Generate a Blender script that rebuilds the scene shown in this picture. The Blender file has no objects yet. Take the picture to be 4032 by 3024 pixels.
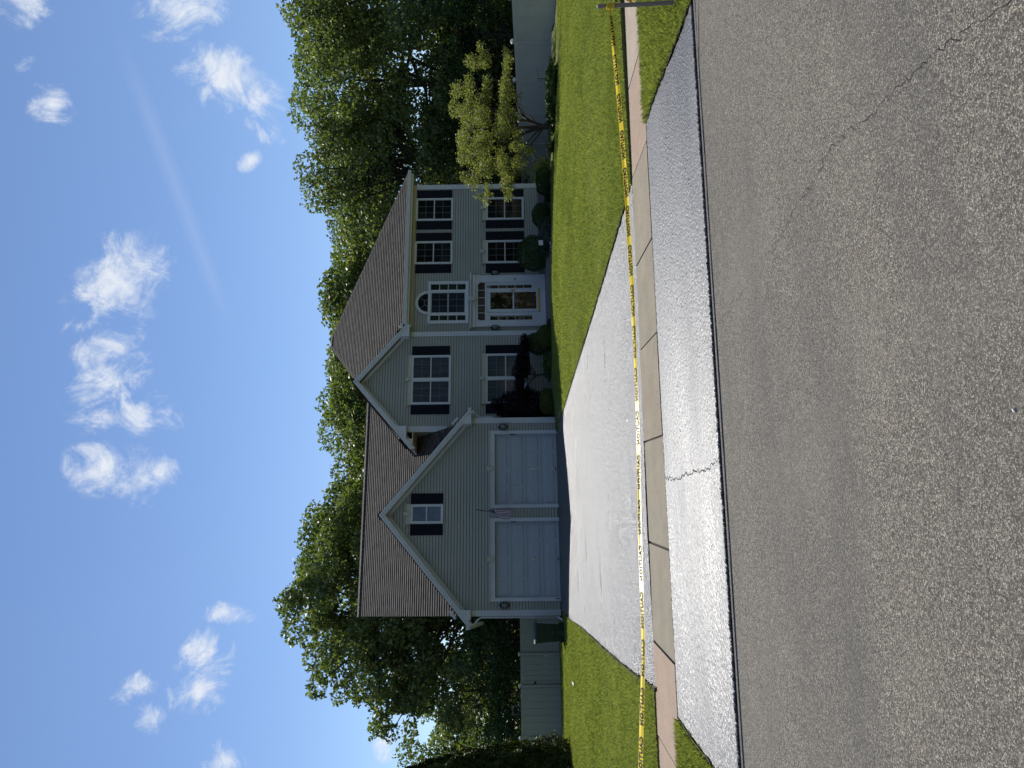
import bpy, math, random
import numpy as np
from mathutils import Vector, Matrix
random.seed(7); RNG = np.random.default_rng(7)
C = bpy.context.scene.collection
scene = bpy.context.scene
PI = math.pi

# ------------------------------------------------------------------ camera
CAM = Vector((-0.1416, -25.2665, 1.3522)); YAW, PIT, ROL = 0.2943, 0.0060, -0.0131
fw = Vector((math.sin(YAW)*math.cos(PIT), math.cos(YAW)*math.cos(PIT), math.sin(PIT)))
rt = Vector((math.cos(YAW), -math.sin(YAW), 0)); up = rt.cross(fw)
ir = rt*math.cos(ROL) + up*math.sin(ROL); iu = -rt*math.sin(ROL) + up*math.cos(ROL)
cd = bpy.data.cameras.new('camera'); cam = bpy.data.objects.new('camera', cd); C.objects.link(cam)
X, Y, Z = -iu, ir, -fw                       # the phone was held sideways: sky to the left
cam.matrix_world = Matrix(((X.x, Y.x, Z.x, CAM.x), (X.y, Y.y, Z.y, CAM.y), (X.z, Y.z, Z.z, CAM.z), (0, 0, 0, 1)))
cd.sensor_width = 36; cd.lens = 26.34; cd.clip_start = 0.05; cd.clip_end = 3000
scene.camera = cam
scene.render.resolution_x, scene.render.resolution_y = 1024, 768
scene.view_settings.view_transform = 'Standard'
scene.view_settings.look = 'None'
scene.view_settings.exposure = 0.35
scene.view_settings.gamma = 1.0

# ------------------------------------------------------------------ sun and sky
EL, AZ = math.radians(50), math.radians(9)    # sun behind the house, a little to the right
SUN = Vector((math.sin(AZ)*math.cos(EL), math.cos(AZ)*math.cos(EL), math.sin(EL)))
sl = bpy.data.lights.new('sun', 'SUN'); sl.energy = 4.9; sl.angle = math.radians(0.5); sl.color = (1.0, 0.965, 0.91)
so = bpy.data.objects.new('sun', sl); C.objects.link(so)
so.rotation_euler = (-SUN).to_track_quat('-Z', 'Y').to_euler()

W = bpy.data.worlds.new('World'); scene.world = W; W.use_nodes = True
nt = W.node_tree; nt.nodes.clear()
def N(t, **k):
    n = nt.nodes.new(t)
    for a, b in k.items(): setattr(n, a, b)
    return n
def L(a, b): nt.links.new(a, b)
def imgdir(U, V):
    return (fw + ir*((U-1512)/2950) - iu*((V-2016)/2950)).normalized()
sky = N('ShaderNodeTexSky', sky_type='NISHITA'); sky.sun_disc = False
sky.sun_elevation = EL; sky.sun_rotation = AZ; sky.air_density = 1.0; sky.dust_density = 0.0; sky.ozone_density = 2.6
geo = N('ShaderNodeNewGeometry'); neg = N('ShaderNodeVectorMath', operation='SCALE'); neg.inputs['Scale'].default_value = -1
L(geo.outputs['Incoming'], neg.inputs[0])
tex = N('ShaderNodeTexCoord')
D = tex.outputs['Generated']
def fbm(scale, detail, rough, off=0.0, dist=0.0):
    mp = N('ShaderNodeMapping'); mp.inputs['Location'].default_value = (off, off*1.7, off*.3)
    L(D, mp.inputs['Vector'])
    n = N('ShaderNodeTexNoise'); n.inputs['Scale'].default_value = scale; n.inputs['Detail'].default_value = detail
    n.inputs['Roughness'].default_value = rough; n.inputs['Distortion'].default_value = dist
    L(mp.outputs[0], n.inputs['Vector']); return n.outputs['Fac']
def M(op, a, b=None, clamp=False):
    m = N('ShaderNodeMath', operation=op); m.use_clamp = clamp
    for i, v in enumerate((a, b)):
        if v is None: continue
        if isinstance(v, (int, float)): m.inputs[i].default_value = v
        else: L(v, m.inputs[i])
    return m.outputs[0]
def dot(d):
    v = N('ShaderNodeVectorMath', operation='DOT_PRODUCT'); L(D, v.inputs[0]); v.inputs[1].default_value = tuple(d); return v.outputs['Value']
# the clouds of that afternoon: elongated puffs, each by its direction in the sky (centre, end-to-end axis, half sizes)
def puff(U0, V0, U1, V1, wid, dens):
    wid *= 1.22; mu, mv = (U0+U1)/2, (V0+V1)/2; U0, V0, U1, V1 = mu+(U0-mu)*1.2, mv+(V0-mv)*1.2, mu+(U1-mu)*1.2, mv+(V1-mv)*1.2
    a, b = imgdir(U0, V0), imgdir(U1, V1)
    mid = (a+b).normalized(); ax = (b-a); hl = max(ax.length/2, 1e-3); ax = ax.normalized(); w = mid.cross(ax).normalized()
    x = M('DIVIDE', M('SUBTRACT', dot(ax), mid.dot(ax)), hl); y = M('DIVIDE', dot(w), wid/2950)
    r2 = M('ADD', M('MULTIPLY', x, x), M('MULTIPLY', y, y))
    g = M('MULTIPLY', M('SUBTRACT', 1.0, M('SQRT', r2), True), dens)
    front = M('GREATER_THAN', dot(mid), 0.5)
    return M('MULTIPLY', g, front)
PUFFS = [(2060,330,1800,600,200,1.25),(1720,350,1560,470,150,1.2),(1620,330,1440,500,170,1.3),(1470,520,1290,560,110,1.1),(1440,380,1300,420,120,1.1),(1330,400,1080,480,150,1.1),(1240,500,1060,660,110,1.0),(1480,560,1320,730,80,.9),
         (1820,540,1740,620,60,.85),(1780,300,1700,330,70,.8),(2690,130,2540,270,80,1.15),(2800,60,2740,120,50,.8),(3100,40,2960,200,130,1.1),
         (3150,700,2880,830,190,1.3),(2900,840,2580,900,150,1.3),(2760,1000,2500,1080,100,1.15),(2560,1060,2440,1090,60,.9),(2420,960,2360,1010,55,1.0),
         (380,530,260,570,90,1.1),(280,560,120,600,55,.9),(660,900,560,880,100,1.15),(560,830,330,780,110,1.25),(420,800,190,760,100,1.1),(100,950,-60,850,100,1.15),(150,1500,20,1540,50,1.05)]
acc = None
for p in PUFFS:
    q = puff(*p); acc = q if acc is None else M('MAXIMUM', acc, q)
n1 = fbm(15, 12, .70, 3.1, 1.3); n2 = fbm(48, 8, .66, 8.3, .3)
nn = M('ADD', M('MULTIPLY', n1, .74), M('MULTIPLY', n2, .26))
dens = M('MULTIPLY', M('SUBTRACT', M('ADD', M('MULTIPLY', M('POWER', acc, .55), 1.15), M('MULTIPLY', nn, 4.2)), 2.62), .85, True)
dens = M('MULTIPLY', dens, M('MULTIPLY', M('MULTIPLY', acc, 4.0, True), 1.0), True)
soft = N('ShaderNodeMapRange', interpolation_type='SMOOTHSTEP'); L(dens, soft.inputs['Value'])
# contrail
ca, cb = imgdir(2900, 460), imgdir(1700, 920)
cn = ca.cross(cb).normalized(); cm = (ca+cb).normalized(); cx = (cb-ca).normalized(); chl = (cb-ca).length/2
cd_ = M('ABSOLUTE', dot(cn)); along = M('DIVIDE', M('SUBTRACT', dot(cx), cm.dot(cx)), chl)
ct = M('SUBTRACT', 1.0, M('DIVIDE', cd_, .012), True)
ct = M('MULTIPLY', ct, M('MULTIPLY', M('SUBTRACT', 1.0, M('ABSOLUTE', along), True), 2.0, True))
ct = M('MULTIPLY', M('MULTIPLY', ct, .085), M('GREATER_THAN', dot(cm), .5))
thin = M('MULTIPLY', M('SUBTRACT', fbm(2.2, 5, .5, 1.0), .5, True), .10)
mask = M('MAXIMUM', M('MULTIPLY', soft.outputs[0], .97), M('ADD', ct, thin))
cc = N('ShaderNodeMixRGB'); L(mask, cc.inputs['Fac'])
tint = N('ShaderNodeMixRGB', blend_type='MULTIPLY'); tint.inputs['Fac'].default_value = 1.0
L(sky.outputs[0], tint.inputs['Color1']); tint.inputs['Color2'].default_value = (0.95, 0.96, 1.03, 1)
L(tint.outputs[0], cc.inputs['Color1']); cc.inputs['Color2'].default_value = (7.0, 7.4, 8.0, 1)
bg = N('ShaderNodeBackground'); bg.inputs['Strength'].default_value = 0.092
wo = N('ShaderNodeOutputWorld'); L(cc.outputs[0], bg.inputs['Color']); L(bg.outputs[0], wo.inputs['Surface'])

# ------------------------------------------------------------------ materials
def mat(name, col=(.5,.5,.5), rough=.7, spec=.4, metal=0, build=None):
    m = bpy.data.materials.new(name); m.use_nodes = True
    t = m.node_tree; b = t.nodes['Principled BSDF']
    b.inputs['Base Color'].default_value = (*col, 1); b.inputs['Roughness'].default_value = rough
    b.inputs['Specular IOR Level'].default_value = spec; b.inputs['Metallic'].default_value = metal
    if build: build(t, b)
    return m
class NB:
    def __init__(s, t): s.t = t; s.tc = None
    def n(s, ty, **k):
        n = s.t.nodes.new(ty)
        for a, b in k.items(): setattr(n, a, b)
        return n
    def l(s, a, b): s.t.links.new(a, b)
    def obj(s, scale=(1,1,1), rot=(0,0,0)):
        if s.tc is None: s.tc = s.n('ShaderNodeTexCoord')
        m = s.n('ShaderNodeMapping'); m.inputs['Scale'].default_value = scale; m.inputs['Rotation'].default_value = rot
        s.l(s.tc.outputs['Object'], m.inputs['Vector']); return m.outputs[0]
    def noise(s, scale, detail=5, rough=.6, vec=None):
        n = s.n('ShaderNodeTexNoise'); n.inputs['Scale'].default_value = scale; n.inputs['Detail'].default_value = detail
        n.inputs['Roughness'].default_value = rough; s.l(vec or s.obj(), n.inputs['Vector']); return n.outputs['Fac']
    def vor(s, scale, vec=None, feature='F1', out='Distance'):
        n = s.n('ShaderNodeTexVoronoi', feature=feature); n.inputs['Scale'].default_value = scale
        s.l(vec or s.obj(), n.inputs['Vector']); return n.outputs[out]
    def ramp(s, fac, stops):
        r = s.n('ShaderNodeValToRGB'); e = r.color_ramp.elements
        while len(e) < len(stops): e.new(.5)
        for i, (p, c) in enumerate(stops): e[i].position = p; e[i].color = (*c, 1) if len(c) == 3 else c
        s.l(fac, r.inputs['Fac']); return r.outputs['Color']
    def mix(s, fac, a, b, mode='MIX'):
        m = s.n('ShaderNodeMixRGB', blend_type=mode)
        for i, v in zip(('Fac', 'Color1', 'Color2'), (fac, a, b)):
            if isinstance(v, (int, float)): m.inputs[i].default_value = v
            elif isinstance(v, tuple): m.inputs[i].default_value = (*v, 1)
            else: s.l(v, m.inputs[i])
        return m.outputs[0]
    def math(s, op, a, b=0.0, clamp=False):
        m = s.n('ShaderNodeMath', operation=op); m.use_clamp = clamp
        for i, v in enumerate((a, b)):
            if isinstance(v, (int, float)): m.inputs[i].default_value = v
            else: s.l(v, m.inputs[i])
        return m.outputs[0]
    def bump(s, h, strength, dist, bsdf, prev=None):
        b = s.n('ShaderNodeBump'); b.inputs['Strength'].default_value = strength; b.inputs['Distance'].default_value = dist
        s.l(h, b.inputs['Height'])
        if prev is not None: s.l(prev, b.inputs['Normal'])
        s.l(b.outputs[0], bsdf.inputs['Normal']); return b.outputs[0]

def b_siding(t, b):
    k = NB(t); n = k.noise(1.3, 4, .5); n2 = k.noise(60, 3, .6, k.obj((1, 1, 8)))
    col = k.ramp(n, [(.3, (.345, .345, .298)), (.7, (.395, .395, .340))])
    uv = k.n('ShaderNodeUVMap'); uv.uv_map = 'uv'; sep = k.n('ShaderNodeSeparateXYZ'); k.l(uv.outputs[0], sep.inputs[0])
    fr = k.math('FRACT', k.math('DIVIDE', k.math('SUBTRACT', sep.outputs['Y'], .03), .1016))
    lap_shade = k.math('LESS_THAN', fr, .17)  # shadow under each lap, painted as a dark band at its foot
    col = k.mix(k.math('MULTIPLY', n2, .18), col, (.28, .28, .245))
    k.l(k.mix(lap_shade, col, (.10, .102, .092)), b.inputs['Base Color']); k.bump(n2, .15, .002, b)
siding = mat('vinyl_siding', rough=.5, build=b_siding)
def b_trim(t, b):
    k = NB(t); n = k.noise(3, 5, .6); k.l(k.ramp(n, [(.3, (.56, .57, .58)), (.7, (.63, .64, .65))]), b.inputs['Base Color'])
trim = mat('white_trim', rough=.42, build=b_trim)
cream = mat('bounce_lit_trim', (.48, .465, .39), .5)
soffm = mat('soffit_vinyl', (.60, .55, .42), .55)
gdoor = mat('garage_door_paint', (.40, .43, .455), .38)
navy = mat('dark_navy_paint', (.0035, .006, .012), .6, .15)
black = mat('black_metal', (.012, .012, .014), .4)
lampglass = mat('lamp_glass', (.35, .36, .35), .15, .6)
brass = mat('brass', (.55, .36, .07), .35, .5, .6)
steel = mat('steel', (.55, .55, .56), .25, .5, .9)
grille_m = mat('window_grille', (.13, .145, .155), .5)
def glassmat(name, a, b_, rough=.06, curtain=False):
    def bb(t, b):
        k = NB(t)
        if curtain: n = k.noise(2.5, 4, .6, k.obj((14, 1, .6)))
        else: n = k.noise(1.7, 5, .7)
        k.l(k.ramp(n, [(.3, a), (.7, b_)]), b.inputs['Base Color'])
        k.bump(k.noise(1.2, 2), .04, .02, b)
    return mat(name, rough=rough, spec=.14, build=bb)
gl_dark = glassmat('dark_glass', (.002, .003, .005), (.008, .010, .012))
gl_cur = glassmat('curtained_glass', (.035, .040, .055), (.085, .092, .11), curtain=True)
def b_blind(t, b):
    k = NB(t); w = k.n('ShaderNodeTexWave', bands_direction='Z'); w.inputs['Scale'].default_value = 7.5; w.inputs['Distortion'].default_value = 0
    k.l(k.obj(), w.inputs['Vector'])
    k.l(k.ramp(w.outputs['Fac'], [(.35, (.02, .03, .035)), (.65, (.10, .12, .13))]), b.inputs['Base Color'])
gl_blind = mat('glass_with_blinds', rough=.08, spec=.14, build=b_blind)
gl_lite = glassmat('pale_glass', (.12, .15, .21), (.17, .20, .27))
gl_brown = glassmat('warm_glass', (.05, .036, .028), (.085, .062, .05))  # brown of the lit interior, put into the pane colour
def b_door_reflection(t, b):
    k = NB(t); n = k.n('ShaderNodeTexNoise'); n.inputs['Scale'].default_value = 2.6; n.inputs['Detail'].default_value = 3; n.inputs['Distortion'].default_value = 2.2
    k.l(k.obj((1.6, 1, 1)), n.inputs['Vector'])
    k.l(k.ramp(n.outputs['Fac'], [(.50, (.005, .007, .005)), (.56, (.03, .022, .016)), (.60, (.14, .10, .085)), (.68, (.17, .13, .11)), (.72, (.012, .014, .010))]), b.inputs['Base Color'])  # tan swirls paint reflections into the glass colour
gl_door = mat('storm_glass_reflection', rough=.06, spec=.3, build=b_door_reflection)
gl_ind = glassmat('indigo_glass', (.010, .014, .024), (.022, .028, .042))
gl_green = glassmat('green_glass', (.006, .012, .008), (.015, .025, .015))

def b_roof(t, b):
    k = NB(t); uv = k.n('ShaderNodeUVMap'); uv.uv_map = 'uv'
    sep = k.n('ShaderNodeSeparateXYZ'); k.l(uv.outputs[0], sep.inputs[0])
    row = k.math('FLOOR', k.math('DIVIDE', sep.outputs['Y'], .143))
    col_ = k.math('FLOOR', k.math('DIVIDE', k.math('ADD', sep.outputs['X'], k.math('MULTIPLY', row, .1317)), .19))
    cmb = k.n('ShaderNodeCombineXYZ'); k.l(col_, cmb.inputs[0]); k.l(row, cmb.inputs[1])
    wn = k.n('ShaderNodeTexWhiteNoise', noise_dimensions='2D'); k.l(cmb.outputs[0], wn.inputs['Vector'])
    c = k.ramp(wn.outputs['Value'], [(0, (.030, .025, .020)), (.4, (.070, .060, .049)), (.75, (.092, .080, .066)), (1, (.125, .110, .093))])
    n = k.noise(2.0, 5, .6); c = k.mix(k.math('MULTIPLY', n, .35), c, (.055, .044, .038))
    g = k.noise(240, 2, .7); c = k.mix(k.math('MULTIPLY', g, .25), c, (.15, .135, .12))
    k.l(c, b.inputs['Base Color']); k.bump(g, .5, .004, b)
shingle = mat('asphalt_shingle', rough=.9, spec=.25, build=b_roof)

def leafmat(name, c0, c1, c2, trans=.35, tt=(1.5, 1.6, .6)):
    m = bpy.data.materials.new(name); m.use_nodes = True; t = m.node_tree; b = t.nodes['Principled BSDF']; k = NB(t)
    at = k.n('ShaderNodeAttribute'); at.attribute_name = 'rnd'
    n = k.noise(.55, 3, .5) if 'grass' not in name else k.math('ADD', k.math('MULTIPLY', k.noise(.45, 6, .7), 1.5), -.25)
    f = k.math('ADD', k.math('MULTIPLY', at.outputs['Fac'], .6), k.math('MULTIPLY', n, .55), True)
    col = k.ramp(f, [(.2, c0), (.55, c1), (.95, c2)])
    k.l(col, b.inputs['Base Color']); b.inputs['Roughness'].default_value = .5; b.inputs['Specular IOR Level'].default_value = .12 if 'arbor' in name or 'box' in name else .20
    tr = k.n('ShaderNodeBsdfTranslucent'); k.l(k.mix(1.0, col, tt, 'MULTIPLY'), tr.inputs['Color'])
    mx = k.n('ShaderNodeMixShader'); mx.inputs[0].default_value = trans
    k.l(b.outputs[0], mx.inputs[1]); k.l(tr.outputs[0], mx.inputs[2]); k.l(mx.outputs[0], t.nodes['Material Output'].inputs['Surface'])
    return m
leaf_oak = leafmat('oak_leaf', (0.0512, 0.0717, 0.0311), (0.1126, 0.1459, 0.0587), (0.2176, 0.256, 0.1072))
leaf_mid = leafmat('maple_leaf', (0.0561, 0.0805, 0.0297), (0.122, 0.161, 0.056), (0.2257, 0.2623, 0.1021))
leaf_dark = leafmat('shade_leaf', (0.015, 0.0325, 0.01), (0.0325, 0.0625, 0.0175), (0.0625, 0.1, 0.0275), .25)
leaf_bro = leafmat('olive_leaf', (0.0455, 0.0585, 0.0208), (0.0845, 0.104, 0.0338), (0.13, 0.1495, 0.052))
leaf_gold = leafmat('gold_leaf', (0.0986, 0.1104, 0.0405), (0.1774, 0.1922, 0.0716), (0.2957, 0.3105, 0.1252), .4)
leaf_box = leafmat('boxwood_leaf', (0.0232, 0.0464, 0.0145), (0.0406, 0.0754, 0.0203), (0.0653, 0.1087, 0.029), .15)
leaf_yew = leafmat('golden_shrub_leaf', (0.039, 0.0546, 0.0104), (0.0715, 0.0936, 0.0182), (0.104, 0.13, 0.026), .2)
leaf_arb = leafmat('arborvitae_leaf', (0.02, 0.0325, 0.0075), (0.0475, 0.065, 0.015), (0.0938, 0.11, 0.025), .2)
leaf_pur = leafmat('purple_leaf', (.006, .004, .008), (.012, .006, .010), (.022, .010, .014), .15)
leaf_grey = leafmat('grey_green_leaf', (0.0455, 0.065, 0.052), (0.0715, 0.0975, 0.0754), (0.117, 0.143, 0.117), .15)
leaf_yel = leafmat('yellow_leaf', (.20, .20, .04), (.34, .33, .08), (.5, .48, .14), .4)
def b_bark(t, b):
    k = NB(t); n = k.noise(6, 6, .7, k.obj((3, 3, .6)))
    k.l(k.ramp(n, [(.3, (.030, .025, .020)), (.7, (.085, .070, .056))]), b.inputs['Base Color']); k.bump(n, .6, .03, b)
bark = mat('bark', rough=.9, build=b_bark)

def grassmat(name, c0, c1, c2):
    m = leafmat(name, c0, c1, c2, .42, (1.25, 1.35, .75)); return m
grass_m = grassmat('grass_blade', (.120, .145, .034), (.230, .262, .066), (.385, .400, .125))
def b_lawn(t, b):
    k = NB(t); n = k.noise(.5, 5, .6); n2 = k.noise(24, 4, .7, k.obj((1, .35, 1)))
    c = k.mix(n2, (.070, .088, .024), (.145, .170, .050)); c = k.mix(k.math('MULTIPLY', n, .4), c, (.13, .145, .05))
    k.l(c, b.inputs['Base Color']); k.bump(n2, .8, .03, b)
lawn_m = mat('lawn_soil', rough=.95, spec=.1, build=b_lawn)
def b_asph(t, b):
    k = NB(t)
    wv = k.noise(5.5, 3, .5)
    vc = k.n('ShaderNodeTexVoronoi'); vc.inputs['Scale'].default_value = 165; k.l(k.obj(), vc.inputs['Vector'])
    sp = k.n('ShaderNodeSeparateColor'); k.l(vc.outputs['Color'], sp.inputs[0])
    stone = k.ramp(sp.outputs[0], [(0, (.034, .030, .025)), (.3, (.112, .098, .078)), (.58, (.208, .181, .142)), (.84, (.335, .296, .232)), (1, (.50, .455, .36))])
    edge = k.vor(165, feature='DISTANCE_TO_EDGE')
    e = k.math('MULTIPLY', edge, 9.0, True)
    c = k.mix(e, (.016, .015, .015), stone)
    vc2 = k.n('ShaderNodeTexVoronoi'); vc2.inputs['Scale'].default_value = 36; k.l(k.obj(), vc2.inputs['Vector'])
    sp2 = k.n('ShaderNodeSeparateColor'); k.l(vc2.outputs['Color'], sp2.inputs[0])
    c = k.mix(.16, c, k.ramp(sp2.outputs[1], [(0, (.07, .066, .06)), (1, (.26, .245, .215))]))
    big = k.noise(.9, 5, .55); band = k.noise(1.1, 4, .6, k.obj((.25, 1.6, 1), (0, 0, .1)))
    c = k.mix(k.math('MULTIPLY', k.math('SUBTRACT', band, .45, True), 2.0, True), c, (.085, .082, .078))
    c = k.mix(k.math('MULTIPLY', k.math('SUBTRACT', big, .5, True), 1.2, True), c, (.25, .225, .18))
    sp_ = k.noise(3.2, 7, .75, k.obj((.5, 1, 1))); c = k.mix(k.math('MULTIPLY', k.math('SUBTRACT', sp_, .56, True), 3.0, True), c, (.085, .078, .068))
    c = k.mix(k.math('MULTIPLY', wv, .18), c, (.10, .094, .086))
    k.l(c, b.inputs['Base Color'])
    h = k.math('ADD', k.math('MULTIPLY', e, .6), k.math('MULTIPLY', sp.outputs[1], .5))
    k.bump(h, .8, .006, b)
asph = mat('road_asphalt', rough=.85, spec=.3, build=b_asph)
def sealer(name, sc, dist, rough, cracky=0):
    def bb(t, b):
        k = NB(t)
        d = k.vor(sc); n = k.noise(sc*.45, 6, .75); big = k.noise(.8, 5, .6, k.obj((.5, 2.2, 1)))
        h = k.math('ADD', k.math('MULTIPLY', d, -1.0), k.math('MULTIPLY', n, .8))
        k.bump(h, 1.0, dist, b)
        k.l(k.ramp(big, [(.3, (.020, .022, .027)), (.7, (.046, .049, .056))]), b.inputs['Base Color'])
        k.l(k.ramp(k.math('ADD', k.math('MULTIPLY', big, .7), k.math('MULTIPLY', n, .3)), [(.32, (rough-.09,)*3), (.68, (rough+.10,)*3)]), b.inputs['Roughness'])
    return mat(name, rough=rough, spec=.85, build=bb)
seal_far = sealer('wet_black_sealer', 70, .0075, .33)
seal_near = sealer('wet_black_sealer_coarse', 120, .0012, .52)
def conc(name, a, b_):
    def bb(t, b):
        k = NB(t); n = k.noise(2.2, 7, .7); g = k.noise(85, 3, .8); st = k.noise(7, 5, .7)
        c = k.mix(k.ramp(n, [(.3, (0,0,0)), (.7, (1,1,1))]), a, b_); c = k.mix(k.math('MULTIPLY', k.math('SUBTRACT', g, .42, True), 2.6, True), c, tuple(x*.5 for x in a)); c = k.mix(k.math('MULTIPLY', k.math('SUBTRACT', st, .5, True), 1.6, True), c, tuple(x*.68 for x in a)); k.l(c, b.inputs['Base Color']); k.bump(g, .6, .003, b)
    return mat(name, rough=.9, spec=.25, build=bb)
slab_p = conc('pink_concrete', (.28, .205, .148), (.36, .27, .20)); slab_p2 = conc('dusty_concrete', (.30, .245, .185), (.39, .32, .25))
slab_g = conc('grey_concrete', (.195, .168, .122), (.27, .238, .175)); slab_g2 = conc('tan_concrete', (.205, .172, .122), (.275, .238, .172))
conc_d = conc('stoop_concrete', (.20, .19, .17), (.26, .25, .23)); foundation = conc('foundation_concrete', (.16, .155, .145), (.22, .21, .2))
soil = conc('dark_soil', (.030, .024, .018), (.055, .043, .032)); mulch = conc('bed_mulch', (.035, .026, .02), (.08, .06, .048))
crackm = mat('crack_fill', (.012, .011, .011), .8); tar = mat('tar_seal', (.008, .008, .009), .35, .5)
def b_fence(t, b):
    k = NB(t); s = k.n('ShaderNodeTexWave', bands_direction='X'); n = k.noise(2, 4, .6)
    k.l(k.ramp(n, [(.3, (.46, .47, .45)), (.7, (.53, .54, .52))]), b.inputs['Base Color'])
fence_w = mat('white_vinyl', rough=.45, build=b_fence)
fence_t = mat('tan_vinyl', (.33, .34, .29), .5)
bin_g = mat('green_plastic', (.006, .030, .018), .4, .45); bin_l = mat('bin_lid_plastic', (.012, .05, .032), .28, .6)
tape_m = mat('yellow_tape', (.78, .58, .025), .26, .40); tape_k = mat('tape_print', (.010, .008, .004), .6, .15)
wood = mat('weathered_stake', (.26, .225, .20), .8); wood_l = mat('cut_wood', (.62, .52, .38), .8)
white = mat('white_plastic', (.8, .8, .78), .4); flag_r = mat('flag_red', (.20, .008, .022), .8); flag_w = mat('flag_white', (.72, .70, .74), .8); flag_b = mat('flag_blue', (.006, .010, .035), .8)
iron = mat('iron', (.02, .022, .022), .5)

# ------------------------------------------------------------------ mesh helpers
class MB:
    def __init__(s): s.v = []; s.f = []; s.mi = []; s.uv = []
    def face(s, pts, m=0, uv=None):
        i = len(s.v); s.v += [tuple(p) for p in pts]; s.f.append(tuple(range(i, i+len(pts)))); s.mi.append(m); s.uv.append(uv)
    def box(s, x0, y0, z0, x1, y1, z1, m=0, bev=0.0):
        a = [(x0,y0,z0),(x1,y0,z0),(x1,y1,z0),(x0,y1,z0),(x0,y0,z1),(x1,y0,z1),(x1,y1,z1),(x0,y1,z1)]
        for q in ((0,3,2,1),(4,5,6,7),(0,1,5,4),(1,2,6,5),(2,3,7,6),(3,0,4,7)): s.face([a[j] for j in q], m)
    def prism(s, poly, axis, a, b, m=0):
        # poly: 2D points in the plane perpendicular to axis
        def P(p, t): return {'x': (t, p[0], p[1]), 'y': (p[0], t, p[1]), 'z': (p[0], p[1], t)}[axis]
        s.face([P(p, a) for p in poly], m); s.face([P(p, b) for p in reversed(poly)], m)
        n = len(poly)
        for i in range(n):
            p, q = poly[i], poly[(i+1) % n]; s.face([P(p, a), P(p, b), P(q, b), P(q, a)], m)
    def tube(s, pts, rad, n=8, m=0, cap=True):
        pts = [Vector(p) for p in pts]
        if not hasattr(rad, '__len__'): rad = [rad]*len(pts)
        rings = []
        ref = Vector((0, 0, 1))
        for i, p in enumerate(pts):
            d = (pts[min(i+1, len(pts)-1)] - pts[max(i-1, 0)]).normalized()
            r = Vector((1, 0, 0)) if abs(d.z) > .9 else ref
            u = d.cross(r).normalized(); w = d.cross(u).normalized()
            base = len(s.v); s.v += [tuple(p + (u*math.cos(2*PI*k/n) + w*math.sin(2*PI*k/n))*rad[i]) for k in range(n)]
            rings.append(base)
        for a, b in zip(rings, rings[1:]):
            for k in range(n):
                s.f.append((a+k, a+(k+1) % n, b+(k+1) % n, b+k)); s.mi.append(m); s.uv.append(None)
        if cap:
            for a in (rings[0], rings[-1]): s.f.append(tuple(range(a, a+n))); s.mi.append(m); s.uv.append(None)
    def build(s, name, mats, parent=None, smooth=False):
        if not isinstance(mats, (list, tuple)): mats = [mats]
        o = Vector((0, 0, 0)); p = parent
        while p is not None: o += p.location; p = p.parent
        me = bpy.data.meshes.new(name); me.from_pydata([tuple(Vector(q)-o) for q in s.v], [], s.f)
        for m in mats: me.materials.append(m)
        me.polygons.foreach_set('material_index', s.mi)
        if smooth: me.polygons.foreach_set('use_smooth', [True]*len(s.f))
        if any(u is not None for u in s.uv):
            l = me.uv_layers.new(name='uv'); i = 0
            for f, u in zip(s.f, s.uv):
                for j in range(len(f)):
                    if u is not None: l.data[i+j].uv = u[j]
                i += len(f)
        me.update(); ob = bpy.data.objects.new(name, me); C.objects.link(ob)
        if parent is not None: ob.parent = parent
        return ob
def tag(o, label=None, cat=None, group=None, kind=None):
    if label: o['label'] = label
    if cat: o['category'] = cat
    if group: o['group'] = group
    if kind: o['kind'] = kind
    return o
def empty(name, loc, label, cat, group=None):
    o = bpy.data.objects.new(name, None); C.objects.link(o); o.location = loc; o.empty_display_size = .3
    return tag(o, label, cat, group)
def clip(poly, t, keep_above):
    out = []
    for i in range(len(poly)):
        a, b = poly[i], poly[(i+1) % len(poly)]
        ia = (a[1] >= t) if keep_above else (a[1] <= t); ib = (b[1] >= t) if keep_above else (b[1] <= t)
        if ia: out.append(a)
        if ia != ib:
            f = (t-a[1])/(b[1]-a[1]); out.append((a[0]+(b[0]-a[0])*f, t))
    return out
def courses(mb, poly, nrm, upv, e, th, t0=0.0, m=0, jag=0.0):
    """lay overlapping courses (siding laps, shingle rows) over a convex polygon"""
    nrm = Vector(nrm).normalized(); upv = Vector(upv).normalized(); sd = upv.cross(nrm).normalized()
    o = Vector(poly[0]); P = [((Vector(p)-o).dot(sd), (Vector(p)-o).dot(upv) + o.dot(upv)) for p in poly]
    def W3(p, h): return o + sd*p[0] + upv*(p[1]-o.dot(upv)) + nrm*h
    lo, hi = min(p[1] for p in P), max(p[1] for p in P)
    k = math.floor((lo-t0)/e)
    while t0 + k*e < hi - 1e-6:
        a, b = t0+k*e, t0+(k+1)*e
        q = clip(clip(P, a, True), b, False)
        if len(q) >= 3 and max(p[1] for p in q)-min(p[1] for p in q) > 1e-4:
            h = lambda p: th*(b-p[1])/e + .001
            mb.face([W3(p, h(p)) for p in q], m, [(p[0], p[1]) for p in q])
            lowt = max(a, lo)
            lw = [p for p in q if abs(p[1]-lowt) < 1e-5]
            if len(lw) >= 2:
                lw = sorted(lw); A, B = lw[0], lw[-1]
                mb.face([W3(A, h(A)), W3(B, h(B)), W3(B, 0), W3(A, 0)], m, [(A[0], A[1]-.001), (B[0], B[1]-.001)]*2)
        k += 1
def smooth(a, b, x):
    t = min(1, max(0, (x-a)/(b-a))); return t*t*(3-2*t)

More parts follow.
